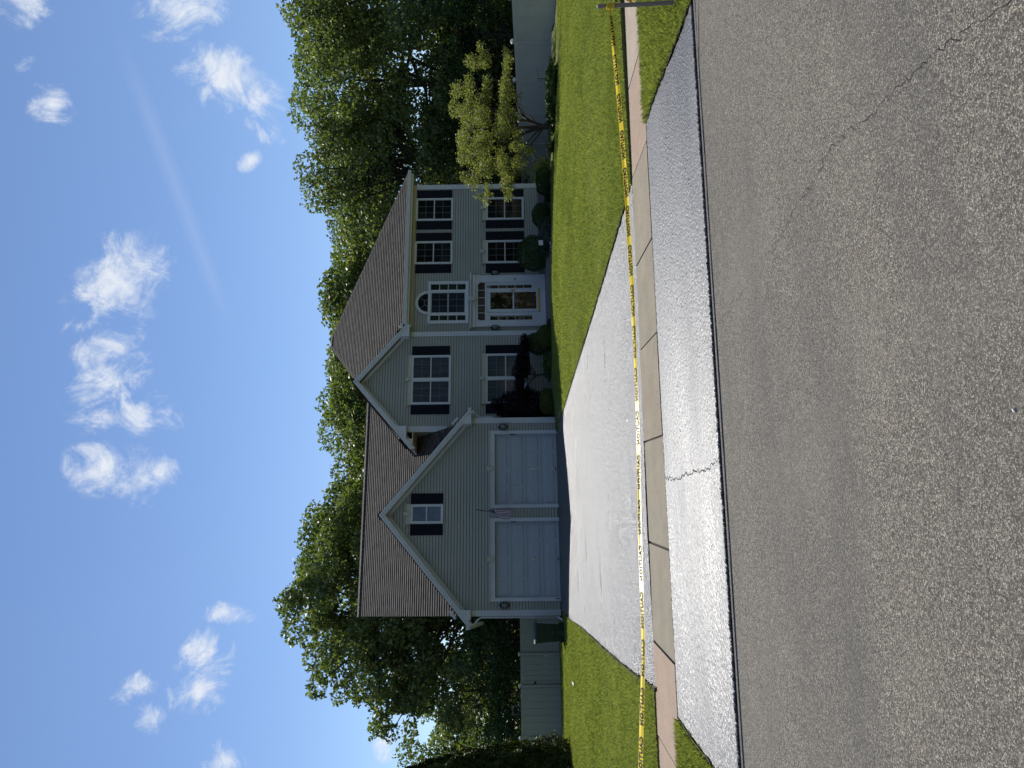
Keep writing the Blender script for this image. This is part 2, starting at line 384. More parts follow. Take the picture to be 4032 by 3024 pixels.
# ------------------------------------------------------------------ ground
def curb(x): return -19.40 - .11*(x-.4)
def swlo(x): return -17.78 - .085*(x-.7)
def swup(x): return -16.68 - .100*(x-.7)
def drive_z(y): return -.115 + .095*smooth(-16.6, -1.5, y) + .02*smooth(-1.5, 0, y)
def eL(y): return -.95 + .55*smooth(-17, -3.5, y)*1.0 + .25*smooth(-5, 0, y)
def eR(y): return 4.90 + .72*(1-abs(min(0, max(-17, y))+0)/17)**1.0
def lawn_z(x, y):
    if x > 2:
        d = max(0, x-eR(y)); f = smooth(0, 2.4, d); yb = smooth(-16.5, -7, y)
        z = drive_z(y)*1.0 + .025 + f*(.03 + .15*yb*(1-smooth(9.0, 13.5, x))) - .45*smooth(12.0, 22, x)*smooth(-17, -4, y)
        z -= .12*smooth(-3.0, -1.6, y)*smooth(6.5, 9, x)*(1-smooth(11, 14, x))
        return z
    d = max(0, eL(y)-x); z = drive_z(y) + .02 - .02*smooth(0, 2, d) - .40*smooth(-4, 9, y)
    return z
def grid(name, xs, ys, zf, m, edge=None):
    mb = MB(); nx, ny = len(xs[0]) if isinstance(xs[0], (list, tuple)) else len(xs), len(ys)
    idx = {}
    for j, y in enumerate(ys):
        row = xs[j] if isinstance(xs[0], (list, tuple)) else xs
        for i, x in enumerate(row): idx[i, j] = len(mb.v); mb.v.append((x, y if not callable(edge) else edge(x, y), zf(x, y)))
    for j in range(len(ys)-1):
        for i in range(nx-1): mb.f.append((idx[i, j], idx[i+1, j], idx[i+1, j+1], idx[i, j+1])); mb.mi.append(0); mb.uv.append(None)
    return mb.build(name, m, smooth=True)
def lin(a, b, n): return [a+(b-a)*i/(n-1) for i in range(n)]
# far ground sheet out to the horizon
mb = MB()
mb.face([(-1500, -19.1, -.9), (1500, -19.1, -.9), (1500, 2500, -.9), (-1500, 2500, -.9)]); mb.face([(-1500, -900, -.9), (1500, -900, -.9), (1500, -19.1, -.9), (-1500, -19.1, -.9)])
tag(mb.build('ground', lawn_m), kind='structure')
# lawns: left of the drive, right of the drive, behind the house
ysL = lin(0, 1, 60)
def lawn_sheet(name, x_in, x_out, side):
    mb = MB(); ny, nx = 90, 60; T = [(-1+2*0)]
    Ys = [-16.7 + (80+16.7)*(i/(ny-1))**1.9 for i in range(ny)]
    g = []
    for y in Ys:
        row = []
        for i in range(nx):
            f = (i/(nx-1))**1.8; e0 = x_in(y); x = e0 + (x_out-e0)*f
            yy = y if y > -16.69 else swup(x) + .01
            yy = max(yy, swup(x) + .01 + (y+16.7)*.999) if y < -15 else yy
            row.append(len(mb.v)); mb.v.append((x, yy, lawn_z(x, yy)))
        g.append(row)
    for a, b in zip(g, g[1:]):
        for i in range(nx-1):
            q = (a[i], a[i+1], b[i+1], b[i]); mb.f.append(q if side > 0 else q[::-1]); mb.mi.append(0); mb.uv.append(None)
    a = g[0]                                  # edge faces down to soil along sidewalk
    for i in range(nx-1):
        p, q = mb.v[a[i]], mb.v[a[i+1]]; mb.face([p, q, (q[0], q[1], q[2]-.12), (p[0], p[1], p[2]-.12)])
    for a, b in zip(g, g[1:]):
        p, q = mb.v[a[0]], mb.v[b[0]]; mb.face([p, q, (q[0], q[1], q[2]-.1), (p[0], p[1], p[2]-.1)])
    return tag(mb.build(name, lawn_m, smooth=True), kind='structure')
lawn_sheet('lawn', lambda y: eL(y)-.03 if y < .5 else -.45, -70, -1)
lawn_sheet('lawn', lambda y: eR(y)+.03 if y < -1 else max(eR(-1)+.03, 16.6 if y > 0 else 5.7), 90, 1)
# verge strips between sidewalk and road
def verge(x0, x1):
    mb = MB(); n = 30; g = []
    for i in range(n):
        x = x0+(x1-x0)*(i/(n-1))**1.5; r = []
        for j in range(8):
            f = j/7; y = curb(x)+.02 + (swlo(x)-.02-curb(x)-.02)*f; z = -.235 + .12*smooth(0, .9, f)
            xx = x if x > 0 else x-(.42*(1-f)**1.1)
            r.append(len(mb.v)); mb.v.append((xx, y, z))
        g.append(r)
    for a, b in zip(g, g[1:]):
        for j in range(7): q = (a[j], b[j], b[j+1], a[j+1]); mb.f.append(q if x1 > x0 else q[::-1]); mb.mi.append(0); mb.uv.append(None)
    return tag(mb.build('grass_verge', lawn_m, smooth=True), kind='structure')
verge(5.0, 40); verge(-1.11, -40)
# road
mb = MB()
n = 41
for i in range(n-1):
    xa, xb = -60+120*i/(n-1), -60+120*(i+1)/(n-1)
    mb.face([(xa, -45, -.25), (xb, -45, -.25), (xb, curb(xb), -.25), (xa, curb(xa), -.25)])
tag(mb.build('road', asph), kind='structure')
mb = MB(); mb.face([(-60, -19.9-7, -.27), (60, -26.9, -.27), (60, -16, -.27), (-60, -16, -.27)])
tag(mb.build('road_base', soil), kind='structure')
# narrow asphalt lip and dark tar joint along the apron
mb = MB()
for i in range(40):
    xa, xb = -1.45+6.6*i/40, -1.45+6.6*(i+1)/40
    w = .009+.004*math.sin(i*1.7)
    mb.face([(xa, curb(xa)-.055-w, -.246), (xb, curb(xb)-.055-w, -.246), (xb, curb(xb)-.055, -.246), (xa, curb(xa)-.055, -.246)])
tag(mb.build('road_joint', tar), kind='structure')
# driveway: sealed apron and the drive proper
rngA = np.random.default_rng(3); nxA, nyA = 620, 190
fA = np.linspace(0, 1, nyA)[None, :]**1.0; iA = np.linspace(0, 1, nxA)[:, None]
xl = -1.10-.42*(1-fA)**1.1; XA = xl+(5.0-xl)*iA; cA = -19.40-.11*(XA-.4)+.03+rngA.uniform(-.014, .014, (nxA, 1))*(fA < .012); dA = -17.78-.085*(XA-.7)-.015
YA = cA+(dA-cA)*fA; tA_ = np.clip((fA+.1)/1.15, 0, 1); ZA = -.238+.12*tA_*tA_*(3-2*tA_)
def worn(x, y, s): return .5+.5*np.sin(x*s+1.3*np.sin(y*s*1.7+x))*np.cos(y*s*1.3+.8*np.sin(x*s*.8))
amp = .0011+.0006*worn(XA, YA, 2.1)*worn(XA+3, YA, 5.0)
ZA = ZA+rngA.normal(size=XA.shape)*amp; XA = XA+rngA.normal(size=XA.shape)*.0015; YA = YA+rngA.normal(size=XA.shape)*.0015; ZA[:, 0] = -.252
def sheet(name, X_, Y_, Z_, m):
    a_, b_ = X_.shape; V = np.stack([X_, Y_, Z_], 2).reshape(-1, 3); me = bpy.data.meshes.new(name)
    i_ = (np.arange(a_-1)[:, None]*b_+np.arange(b_-1)[None, :]).ravel(); F_ = np.stack([i_, i_+b_, i_+b_+1, i_+1], 1); F_ = np.concatenate([F_[:, [0,1,2]], F_[:, [0,2,3]]])
    n = len(F_); me.vertices.add(len(V)); me.vertices.foreach_set('co', V.ravel().astype(np.float32)); me.loops.add(3*n); me.loops.foreach_set('vertex_index', F_.ravel().astype(np.int32))
    me.polygons.add(n); me.polygons.foreach_set('loop_start', np.arange(0, 3*n, 3, dtype=np.int32)); me.polygons.foreach_set('loop_total', np.full(n, 3, dtype=np.int32))
    me.materials.append(m); me.update(calc_edges=True); o = bpy.data.objects.new(name, me); C.objects.link(o); return o
tag(sheet('driveway_apron', XA, YA, ZA, seal_near), kind='structure')
random.seed(3)
nxD, nyD = 190, 520
fD = np.linspace(0, 1, nyD)[None, :]**.55; fD = 1-(1-np.linspace(0, 1, nyD)[None, :])**.8; iD = np.linspace(0, 1, nxD)[:, None]
yD = -16.7+16.75*fD; vL, vR, vZ = np.vectorize(eL), np.vectorize(eR), np.vectorize(drive_z)
lD, rD = vL(yD)+rngA.uniform(-.02, .02, (1, nyD)), vR(yD)+rngA.uniform(-.02, .02, (1, nyD))
XD = lD+(rD-lD)*iD; s0_ = -16.68-.100*(XD-.7)+.012; kD = np.clip((-14.5-yD)/2.2, 0, 1); YD = yD+kD*(s0_+16.7)
ZD = vZ(YD)+.012*np.sin(XD*1.3+.4)*(1-np.clip((YD+3)/3, 0, 1))
ampD = .0004+.0011*np.clip((-9-YD)/7, 0, 1)+.0008*worn(XD*.4, YD*1.6, 1.4)
ZD = ZD+rngA.normal(size=XD.shape)*ampD
tag(sheet('driveway', XD, YD, ZD, seal_far), kind='structure')
# sidewalk slabs
mb = MB(); JX = [-30, -24, -18, -12, -7.5, -4.6, -3.1, -1.52, -.56, .50, 1.62, 2.70, 3.74, 4.88, 6.08, 7.5, 9, 10.5, 12, 15, 18, 22, 27, 33]
JM = [0,1,0,1,0,1,0,0,2,2,3,2,3,0,1,0,1,0,1,0,1,0,1]
for i, (a, b) in enumerate(zip(JX, JX[1:])):
    gp = .010 if i not in (8,) else .016
    a2, b2 = a+gp, b-gp; sl_ = .09
    if i == 7: a2, b2 = a+gp, b-gp
    pts = [(a2-sl_*.9, swlo(a2)), (b2-sl_*.9, swlo(b2)), (b2+sl_, swup(b2)), (a2+sl_, swup(a2))]
    mb.prism(pts, 'z', -.25, -.115+random.uniform(-.004, .004), JM[i])
tag(mb.build('sidewalk', [slab_p, slab_p2, slab_g, slab_g2]), kind='structure')
mb = MB(); mb.face([(-30, swlo(-30)-.03, -.14), (33, swlo(33)-.03, -.14), (33, swup(33)+.02, -.135), (-30, swup(-30)+.02, -.135)])
tag(mb.build('sidewalk_base', soil), kind='structure')
def soil_edge(name, pts, w, seed):
    random.seed(seed); mb = MB(); P = []
    for (a, b) in zip(pts, pts[1:]):
        n = max(2, int(math.dist(a[:2], b[:2])/.05))
        P += [tuple(a[i]+(b[i]-a[i])*k/n for i in range(3)) for k in range(n)]
    L_, R_ = [], []
    for i in range(len(P)-1):
        d = Vector((P[i+1][0]-P[i][0], P[i+1][1]-P[i][1], 0)).normalized(); a_, b_ = w*random.uniform(.15, 1.3), w*random.uniform(.15, 1.3)
        L_.append((P[i][0]-d.y*a_, P[i][1]+d.x*a_, P[i][2]+random.uniform(0, .012))); R_.append((P[i][0]+d.y*b_, P[i][1]-d.x*b_, P[i][2]))
    for i in range(len(L_)-1): mb.face([L_[i], R_[i], R_[i+1], L_[i+1]])
    return tag(mb.build(name, soil), kind='structure')
yy_ = [-16.6+.6*i for i in range(25)]
soil_edge('lawn_edge', [(eL(y)-.02, y, drive_z(y)+.024) for y in yy_], .035, 1)
soil_edge('lawn_edge', [(eR(y)+.02, y, drive_z(y)+.024) for y in yy_], .035, 2)
soil_edge('verge_edge', [(-1.11-.42*(1-f)**1.1-.01, curb(-1.4)+.05+(swlo(-1.1)-.06-curb(-1.4))*f, -.222+.115*f) for f in lin(0, 1, 12)], .03, 3)
soil_edge('verge_edge', [(5.01, curb(5)+.05+(swlo(5)-.06-curb(5))*f, -.222+.115*f) for f in lin(0, 1, 12)], .03, 4)
# cracks
def crack(name, pts, w, z, m=crackm, seed=1):
    random.seed(seed); mb = MB(); P = []
    for a, b in zip(pts, pts[1:]):
        for k in range(10):
            f = k/10; P.append((a[0]+(b[0]-a[0])*f+random.uniform(-.022, .022), a[1]+(b[1]-a[1])*f+random.uniform(-.014, .014)))
    P.append(pts[-1]); L_, R_ = [], []
    for i, p in enumerate(P):
        q = P[min(i+1, len(P)-1)]; o = P[max(i-1, 0)]; d = Vector((q[0]-o[0], q[1]-o[1], 0)).normalized()
        ww = w*random.uniform(.25, 1.2); zz = z(p[0], p[1]) if callable(z) else z
        L_.append((p[0]-d.y*ww, p[1]+d.x*ww, zz)); R_.append((p[0]+d.y*ww, p[1]-d.x*ww, zz))
    for i in range(len(P)-1): mb.face([L_[i], R_[i], R_[i+1], L_[i+1]])
    return tag(mb.build(name, m), kind='structure')
crack('road_crack', [(1.65,-23.6),(1.71,-23.37),(1.8,-23.06),(1.88,-22.84),(1.92,-22.63),(1.95,-22.42),(2.04,-22.16),(2.09,-21.95),(2.04,-21.78),(2.04,-21.51),(2.01,-21.23),(1.98,-21.05)], .0025, -.2465)
crack('road_crack', [(1.98,-21.05),(2.04,-20.76),(2.01,-20.55),(1.98,-20.32),(1.99,-20.01),(2.02,-19.72)], .0018, -.2465, seed=2)
def apz(x, y):
    f = (y-curb(x)-.03)/(swlo(x)-.045-curb(x)); return -.238+.12*smooth(-.1, 1.05, f)+.004
crack('driveway_crack', [(1.1,-17.86),(1.08,-18.0),(1.03,-18.24),(1.02,-18.58),(1.0,-18.89),(.96,-19.08),(.99,-19.29),(.98,-19.45)], .005, apz, seed=5)
# planting bed, walkway, stoop
mb = MB()
for (x0, y0, x1, y1, z) in [(5.75,-1.0,9.6,1.3,-.02),(9.6,-1.1,16.9,1.45,-.02)]:
    n = 24
    for i in range(n):
        for j in range(8):
            a, b = x0+(x1-x0)*i/n, x0+(x1-x0)*(i+1)/n; c, d = y0+(y1-y0)*j/8, y0+(y1-y0)*(j+1)/8
            zz = lambda x, y: z + .03*math.sin(x*3.1)*math.cos(y*4)-.18*smooth(14, 17, x)
            mb.face([(a,c,zz(a,c)),(b,c,zz(b,c)),(b,d,zz(b,d)),(a,d,zz(a,d))])
mb.face([(14.0,-4.9,-.06),(18.2,-4.9,-.22),(18.2,-2.6,-.22),(14.0,-2.6,-.06)])
tag(mb.build('garden_bed', mulch), kind='structure')
mb = MB(); mb.prism([(5.5,-3.2),(6.6,-2.6),(9.8,-1.9),(13.1,-1.7),(13.1,-.9),(9.8,-.9),(6.6,-1.5),(5.6,-2.2)], 'z', -.2, .03); mb.prism([(5.3,-4.0),(5.6,-4.0),(6.6,-2.7),(6.5,-1.6),(5.4,-1.8)], 'z', -.2, -.005)
tag(mb.build('walkway', conc_d), kind='structure')

# ------------------------------------------------------------------ the house
house = empty('house', (8, 5, 0), 'two storey house with grey-beige siding, dark shutters and a brown shingle roof behind the driveway', 'house')
G = lambda p: house
LAP = .1016
# garage wing
mb = MB()
GX0, GX1 = -.28, 6.28
def wallpoly(pts, y): return [(x, y, z) for x, z in pts]
nY, uZ = (0, -1, 0), (0, 0, 1)
for pts in [[(-.28,.03),(.17,.03),(.17,2.265),(-.28,2.265)],[(2.82,.03),(3.17,.03),(3.17,2.265),(2.82,2.265)],[(5.80,.03),(6.28,.03),(6.28,2.265),(5.80,2.265)],
            [(-.28,2.265),(6.28,2.265),(6.28,2.95),(2.94,5.85),(-.28,2.95)]]:
    courses(mb, wallpoly(pts, 0), nY, uZ, LAP, .016, .03)
courses(mb, [(-.28,0,-.05),(-.28,10.8,-.4),(-.28,10.8,3.1),(-.28,0,3.1)], (-1,0,0), uZ, LAP, .016, .03)
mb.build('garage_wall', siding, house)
mb = MB(); mb.face([(6.28,0,-.1),(6.28,1.3,-.1),(6.28,1.3,3.1),(6.28,0,3.1)]); mb.face([(-.28,10.8,-.5),(6.2,10.8,-.5),(6.2,10.8,7),(-.28,10.8,7)])
mb.face([(-.28,10.8,3.1),(-.28,5.27,7.6),(-.28,0,3.1)]); mb.box(.2,.28,-.02,6.0,.3,2.3)
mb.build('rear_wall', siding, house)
for q in ((-.26,-.012,-.12,.17,.05,.03),(2.82,-.012,-.12,3.17,.05,.03),(5.8,-.012,-.12,6.26,.05,.03),(6.3,1.24,-.15,9.98,1.3,.04),(10.0,1.38,-.15,16.36,1.43,.40)): mb = MB(); mb.box(*q); mb.build('foundation', foundation, house)
# garage doors
def garage_door(x0, x1):
    d = MB(); y = .10; z0, z1 = .0, 2.13; H = (z1-z0)/4; Wp = (x1-x0)/4
    for r in range(4):
        d.box(x0-.02, y, z0+r*H+.004, x1+.02, y+.04, z0+(r+1)*H-.004)
        for c in range(4):
            a, b = x0+c*Wp+.055, x0+(c+1)*Wp-.055; lo, hi = z0+r*H+.11, z0+(r+1)*H-.11
            # recessed frame then raised field
            fr = .035
            d.face([(a,y-.001,lo),(b,y-.001,lo),(b-.012,y+.013,lo+.012),(a+.012,y+.013,lo+.012)]) if False else None
            t = .016
            for (p, q, s_, u) in [((a,lo),(b,lo),(b-fr,lo+fr),(a+fr,lo+fr)),((b,lo),(b,hi),(b-fr,hi-fr),(b-fr,lo+fr)),((b,hi),(a,hi),(a+fr,hi-fr),(b-fr,hi-fr)),((a,hi),(a,lo),(a+fr,lo+fr),(a+fr,hi-fr))]:
                d.face([(p[0],y-.002,p[1]),(q[0],y-.002,q[1]),(s_[0],y-t,s_[1]),(u[0],y-t,u[1])])
            d.face([(a+fr,y-t,lo+fr),(b-fr,y-t,lo+fr),(b-fr,y-t,hi-fr),(a+fr,y-t,hi-fr)])
    door = d.build('garage_door', gdoor, house)
    h = MB(); xc = (x0+x1)/2; h.box(xc-.05, y-.05, .84, xc+.05, y-.0165, .87); h.build('handle', steel, door); h = MB(); h.tube([(xc, y-.005, .76), (xc, y-.03, .76)], .022, 10); h.build('lock', steel, door)
    s_ = MB(); s_.box(xc-.05, y-.035, .05, xc+.05, y-.005, .075); s_.build('lift_handle', black, door)
    f = MB(); f.box(x0-.115, -.045, -.04, x0-.002, .11, 2.13); f.box(x1+.002, -.045, -.04, x1+.115, .11, 2.13); f.box(x0-.115, -.045, 2.132, x1+.115, .11, 2.235)
    f.box(x0-.12, -.055, 2.237, x1+.12, .01, 2.30); f.prism([(-.085,2.302),(-.005,2.302),(-.005,2.345),(-.105,2.345)], 'x', x0-.16, x1+.16)
    f.build('garage_door_frame', trim, house)
    k = MB(); xc = (x0+x1)/2; k.prism([(xc-.045,2.17),(xc+.045,2.17),(xc+.08,2.38),(xc-.08,2.38)], 'y', -.125, -.02); k.build('keystone', cream, house)
    b = MB(); b.box(x1-.02, .02, 1.42, x1+.0, .06, 1.60); b.build('door_hinge', black, house)
garage_door(.272, 2.724); garage_door(3.283, 5.713)
m = MB(); m.prism([(.21,.02),(.235,.02),(.245,.18),(.225,.18)], 'y', -.06, -.046); m.build('paint_chip', black, house)
# corner boards
for (x0, x1, y, z0, z1) in [(-.29,-.11,0,.02,2.95),(6.10,6.29,0,.02,2.95),(6.12,6.33,1.27,3.9,5.36),(9.82,10.0,1.27,.35,5.4),(16.19,16.39,1.4,.3,5.37)]:
    c = MB(); w = x1-x0
    c.box(x0, y-.028, z0, x1, y+.04, z1)
    for i in range(4): c.box(x0+.018+i*(w-.03)/4, y-.033, z0+.004, x0+.018+i*(w-.03)/4+(w-.03)/4-.012, y-.028, z1-.004)
    c.box(x0-.002, y-.03, z0, x0+.008, y+.14, z1)
    c.build('corner_board', trim, house)
# gable block and main block walls
mb = MB(); yb, ym = 1.27, 1.40
courses(mb, wallpoly([(6.12,.04),(10.0,.04),(10.0,5.38),(9.85,5.62),(7.97,7.2),(6.12,5.62)], yb), nY, uZ, LAP, .016, .03)
courses(mb, [(6.12,1.27,2.9),(6.12,11,2.9),(6.12,11,5.35),(6.12,1.27,5.35)], (-1,0,0), uZ, LAP, .016, .03)
courses(mb, wallpoly([(10.0,.40),(16.38,.40),(16.38,5.35),(10.0,5.35)], ym), nY, uZ, LAP, .016, .03)
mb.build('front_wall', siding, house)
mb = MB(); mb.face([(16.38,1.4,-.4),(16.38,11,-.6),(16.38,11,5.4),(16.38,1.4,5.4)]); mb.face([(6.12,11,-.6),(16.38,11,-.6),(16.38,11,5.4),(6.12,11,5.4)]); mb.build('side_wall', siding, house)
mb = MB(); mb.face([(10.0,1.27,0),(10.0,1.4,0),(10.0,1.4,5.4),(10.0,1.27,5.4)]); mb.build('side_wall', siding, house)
# roofs
SH = .143
def slope(poly, nrm, upv, name='roof'):
    mb = MB(); courses(mb, poly, nrm, upv, SH, .022, 0.0); return mb.build(name, shingle, house)
a = 10/12.0; nf = (0, -a, 1); uf = (0, 1, a)
zf = lambda y: 3.26 + .833*(y+.02)
def gz(y): return 7.66 - .833*(5.27-y)
slope([(-.28,.03,gz(.03)),(6.12,.03,gz(.03)),(6.12,3.1,gz(3.1)),(8.45,5.27,7.66),(-.28,5.27,7.66)], (0,-.833,1), (0,1,.833))
mb = MB(); mb.face([(-.28,5.27,7.66),(8.45,5.27,7.66),(6.2,11.1,2.8),(-.28,11.1,2.8)]); mb.build('rear_roof', shingle, house)
gp = .8333
slope([(2.94,-.32,5.98),(-.60,-.32,3.03),(-.60,4,3.03),(2.94,4,5.98)], (-gp,0,1), (1,0,gp)); slope([(2.94,-.32,5.98),(2.94,4,5.98),(6.50,1.26,3.013),(6.50,-.32,3.013)], (gp,0,1), (-1,0,gp))
# gable block roof
bp_ = .85
slope([(7.97,.95,7.36),(5.42,.95,5.19),(5.42,3.4,5.19),(7.97,3.4,7.36)], (-bp_,0,1), (1,0,bp_)); slope([(7.97,.95,7.36),(7.97,3.4,7.36),(10.2,3.4,5.465),(10.2,.95,5.465)], (bp_,0,1), (-1,0,bp_))
# hip roof of the main block
hz = lambda y: 5.58 + .782*(y-1.05)
slope([(10.1,1.05,hz(1.05)),(16.75,1.05,hz(1.05)),(11.67,6.2,hz(6.2)),(11.19,6.2,hz(6.2)),(10.1,5.16,hz(5.16))], (0,-.782,1), (0,1,.782))
slope([(6.2,1.44,hz(1.44)),(10.1,1.44,hz(1.44)),(10.1,5.16,hz(5.16))], (0,-.782,1), (0,1,.782))
slope([(5.8,1.05,5.58),(11.19,6.2,9.607),(5.8,11.35,5.58)], (-.747,0,1), (1,0,.747))
mb = MB(); mb.face([(16.75,1.05,5.58),(16.75,11.35,5.58),(11.67,6.2,9.607)]); mb.face([(16.75,11.35,5.58),(5.8,11.35,5.58),(11.19,6.2,9.607),(11.67,6.2,9.607)]); mb.build('rear_roof', shingle, house)
# ridge and hip caps
def capline(a, b, w=.14, name='ridge_cap'):
    a, b = Vector(a), Vector(b); d = (b-a); n = max(2, int(d.length/.2)); d.normalize(); s_ = Vector((d.y, -d.x, 0)).normalized()
    mb = MB()
    for i in range(n):
        p, q = a+(b-a)*(i/n), a+(b-a)*((i+1.15)/n if i < n-1 else 1); h = .035
        drop = Vector((0, 0, -w*.62))
        for sg in (-1, 1):
            mb.face([p+Vector((0,0,h)), q+Vector((0,0,h*.55)), q+s_*sg*w+drop+Vector((0,0,h*.55)), p+s_*sg*w+drop+Vector((0,0,h))], 0, [(i*.2+.01,0),(i*.2+.17,0),(i*.2+.17,.1),(i*.2+.01,.1)])
    return mb.build(name, shingle, house)
capline((-.30,5.27,7.66), (8.45,5.27,7.66)); capline((11.19,6.2,9.607), (11.67,6.2,9.607)); capline((16.75,1.05,5.58), (11.67,6.2,9.607)); capline((5.8,1.05,5.58), (11.19,6.2,9.607)); 
capline((2.94,-.33,5.98), (2.94,2.95,5.98)); capline((7.97,.94,7.36), (7.97,3.3,7.36))
# rakes of a front gable: three stepped boards, returns and tips
def gable_trim(ax, az, lx, rx, s, yf, yw, rl, rr, zb, right_cut=None):
    mb = MB()
    def strip(d0, d1, ya, yb_, il=0, ir_=0):
        for sg, ex, inn in ((-1, lx, il), (1, rx, ir_)):
            dz = abs(ex-ax)*s
            e = ex - sg*inn; dz = abs(e-ax)*s
            mb.prism([(ax, az-d0), (ax, az-d1), (e, az-dz-d1), (e, az-dz-d0)], 'y', ya, yb_)
    strip(.012, .095, yf-.03, yf+.02); strip(.097, .19, yf-.006, yf+.03, .02, .02); strip(.192, .235, yf+.03, yf+.06, .04, .04)
    strip(.20, .345, yw-.045, yw-.012, .30, .30)
    mb.build('rake_board', trim, house)
    so_ = MB()
    for sg, ex in ((-1, lx), (1, rx)):
        dz = abs(ex-ax)*s
        so_.face([(ax, yf, az-.10), (ex, yf, az-dz-.10), (ex, yw+.02, az-dz-.10), (ax, yw+.02, az-.10)])
    so_.build('rake_soffit', soffm, house)
    for x0, x1, sg in rl:
        r = MB()
        zt = lambda x: az-abs(x-ax)*s-.18
        out = x0 if sg < 0 else x1; inn = x1 if sg < 0 else x0
        r.prism([(out, zb), (inn, zb), (inn, zt(inn)), (out, zt(out))] if sg < 0 else [(inn, zb), (out, zb), (out, zt(out)), (inn, zt(inn))], 'y', yf+.005, yw-.002)
        r.box(min(x0,x1)-.01, yf-.01, zb-.035, max(x0,x1)+.01, yw-.002, zb-.002)
        r.build('cornice_return', trim, house)
gable_trim(2.94, 5.98, -.60, 6.50, gp, -.33, -.01, [(-.40,-.10,-1),(6.02,6.32,1)], None, 2.95)
gable_trim(7.97, 7.36, 5.42, 10.20, bp_, .94, 1.26, [(5.80,6.28,-1),(9.72,10.18,1)], None, 5.37)
# left eave box of the gable block, running back over the garage roof
mb = MB(); mb.box(5.46,.96,5.08,5.50,3.2,5.22); mb.build('fascia', trim, house)
mb = MB(); mb.box(5.5,.97,5.10,6.11,3.2,5.12); mb.prism([(5.5,5.121),(5.81,5.121),(5.81,5.44),(5.5,5.17)], 'y', .972, .99); mb.build('soffit', soffm, house)
# front eave of the main block
mb = MB(); mb.prism([(.93,5.45),(1.03,5.45),(1.03,5.575),(.90,5.575),(.90,5.555),(.915,5.50)], 'x', 10.22, 16.8)
gut = mb.build('gutter', trim, house)
mb = MB(); mb.prism([(-.0,0),(.0,0)], 'x', 0, 0) if False else None
mb.box(10.02,1.035,5.38,16.72,1.055,5.52); mb.box(16.70,1.035,5.38,16.73,3,5.52); mb.build('fascia', trim, house)
mb = MB(); mb.box(10.01,1.056,5.385,16.7,1.385,5.40); mb.build('soffit', soffm, house)
mb = MB(); mb.box(10.02,1.35,5.29,16.38,1.387,5.383); mb.build('frieze_board', cream, house)  # cream colour carries the yellow bounce light on this board
# gutters' elbows, diverters and downspouts on the gable ends
def elbow(pts, r=.035):
    e = MB(); e.tube(pts, r, 6); return e.build('downspout', trim, house)
elbow([(-.56,-.2,2.94),(-.53,-.1,2.80),(-.42,-.02,2.72),(-.33,.05,2.60),(-.33,.06,.1)]); elbow([(-.33,.06,.12),(-.40,-.12,.02),(-.44,-.25,-.03)])
elbow([(6.46,-.2,2.90),(6.44,-.1,2.78),(6.36,.0,2.72),(6.33,.08,2.60),(6.33,.08,2.2)])
for x, z in ((-.64, 3.0), (6.54, 2.98)):
    g_ = MB(); g_.prism([(x-.055,z-.06),(x+.055,z-.06),(x+.065,z+.06),(x-.065,z+.06)], 'y', -.30, .4 if x > 0 else 10); g_.build('gutter', trim, house)
for q in ([(-.33,3.38),(-.10,3.56),(-.14,3.63),(-.38,3.44)], [(6.24,3.36),(6.02,3.55),(6.06,3.62),(6.30,3.42)]): d = MB(); d.prism(q, 'y', -.20, -.12); d.build('rain_diverter', trim, house)
d = MB(); d.prism([(10.08,5.66),(10.27,5.53),(10.27,5.60),(10.10,5.73)], 'y', .9, 1.0); d.build('gutter_end', trim, house)

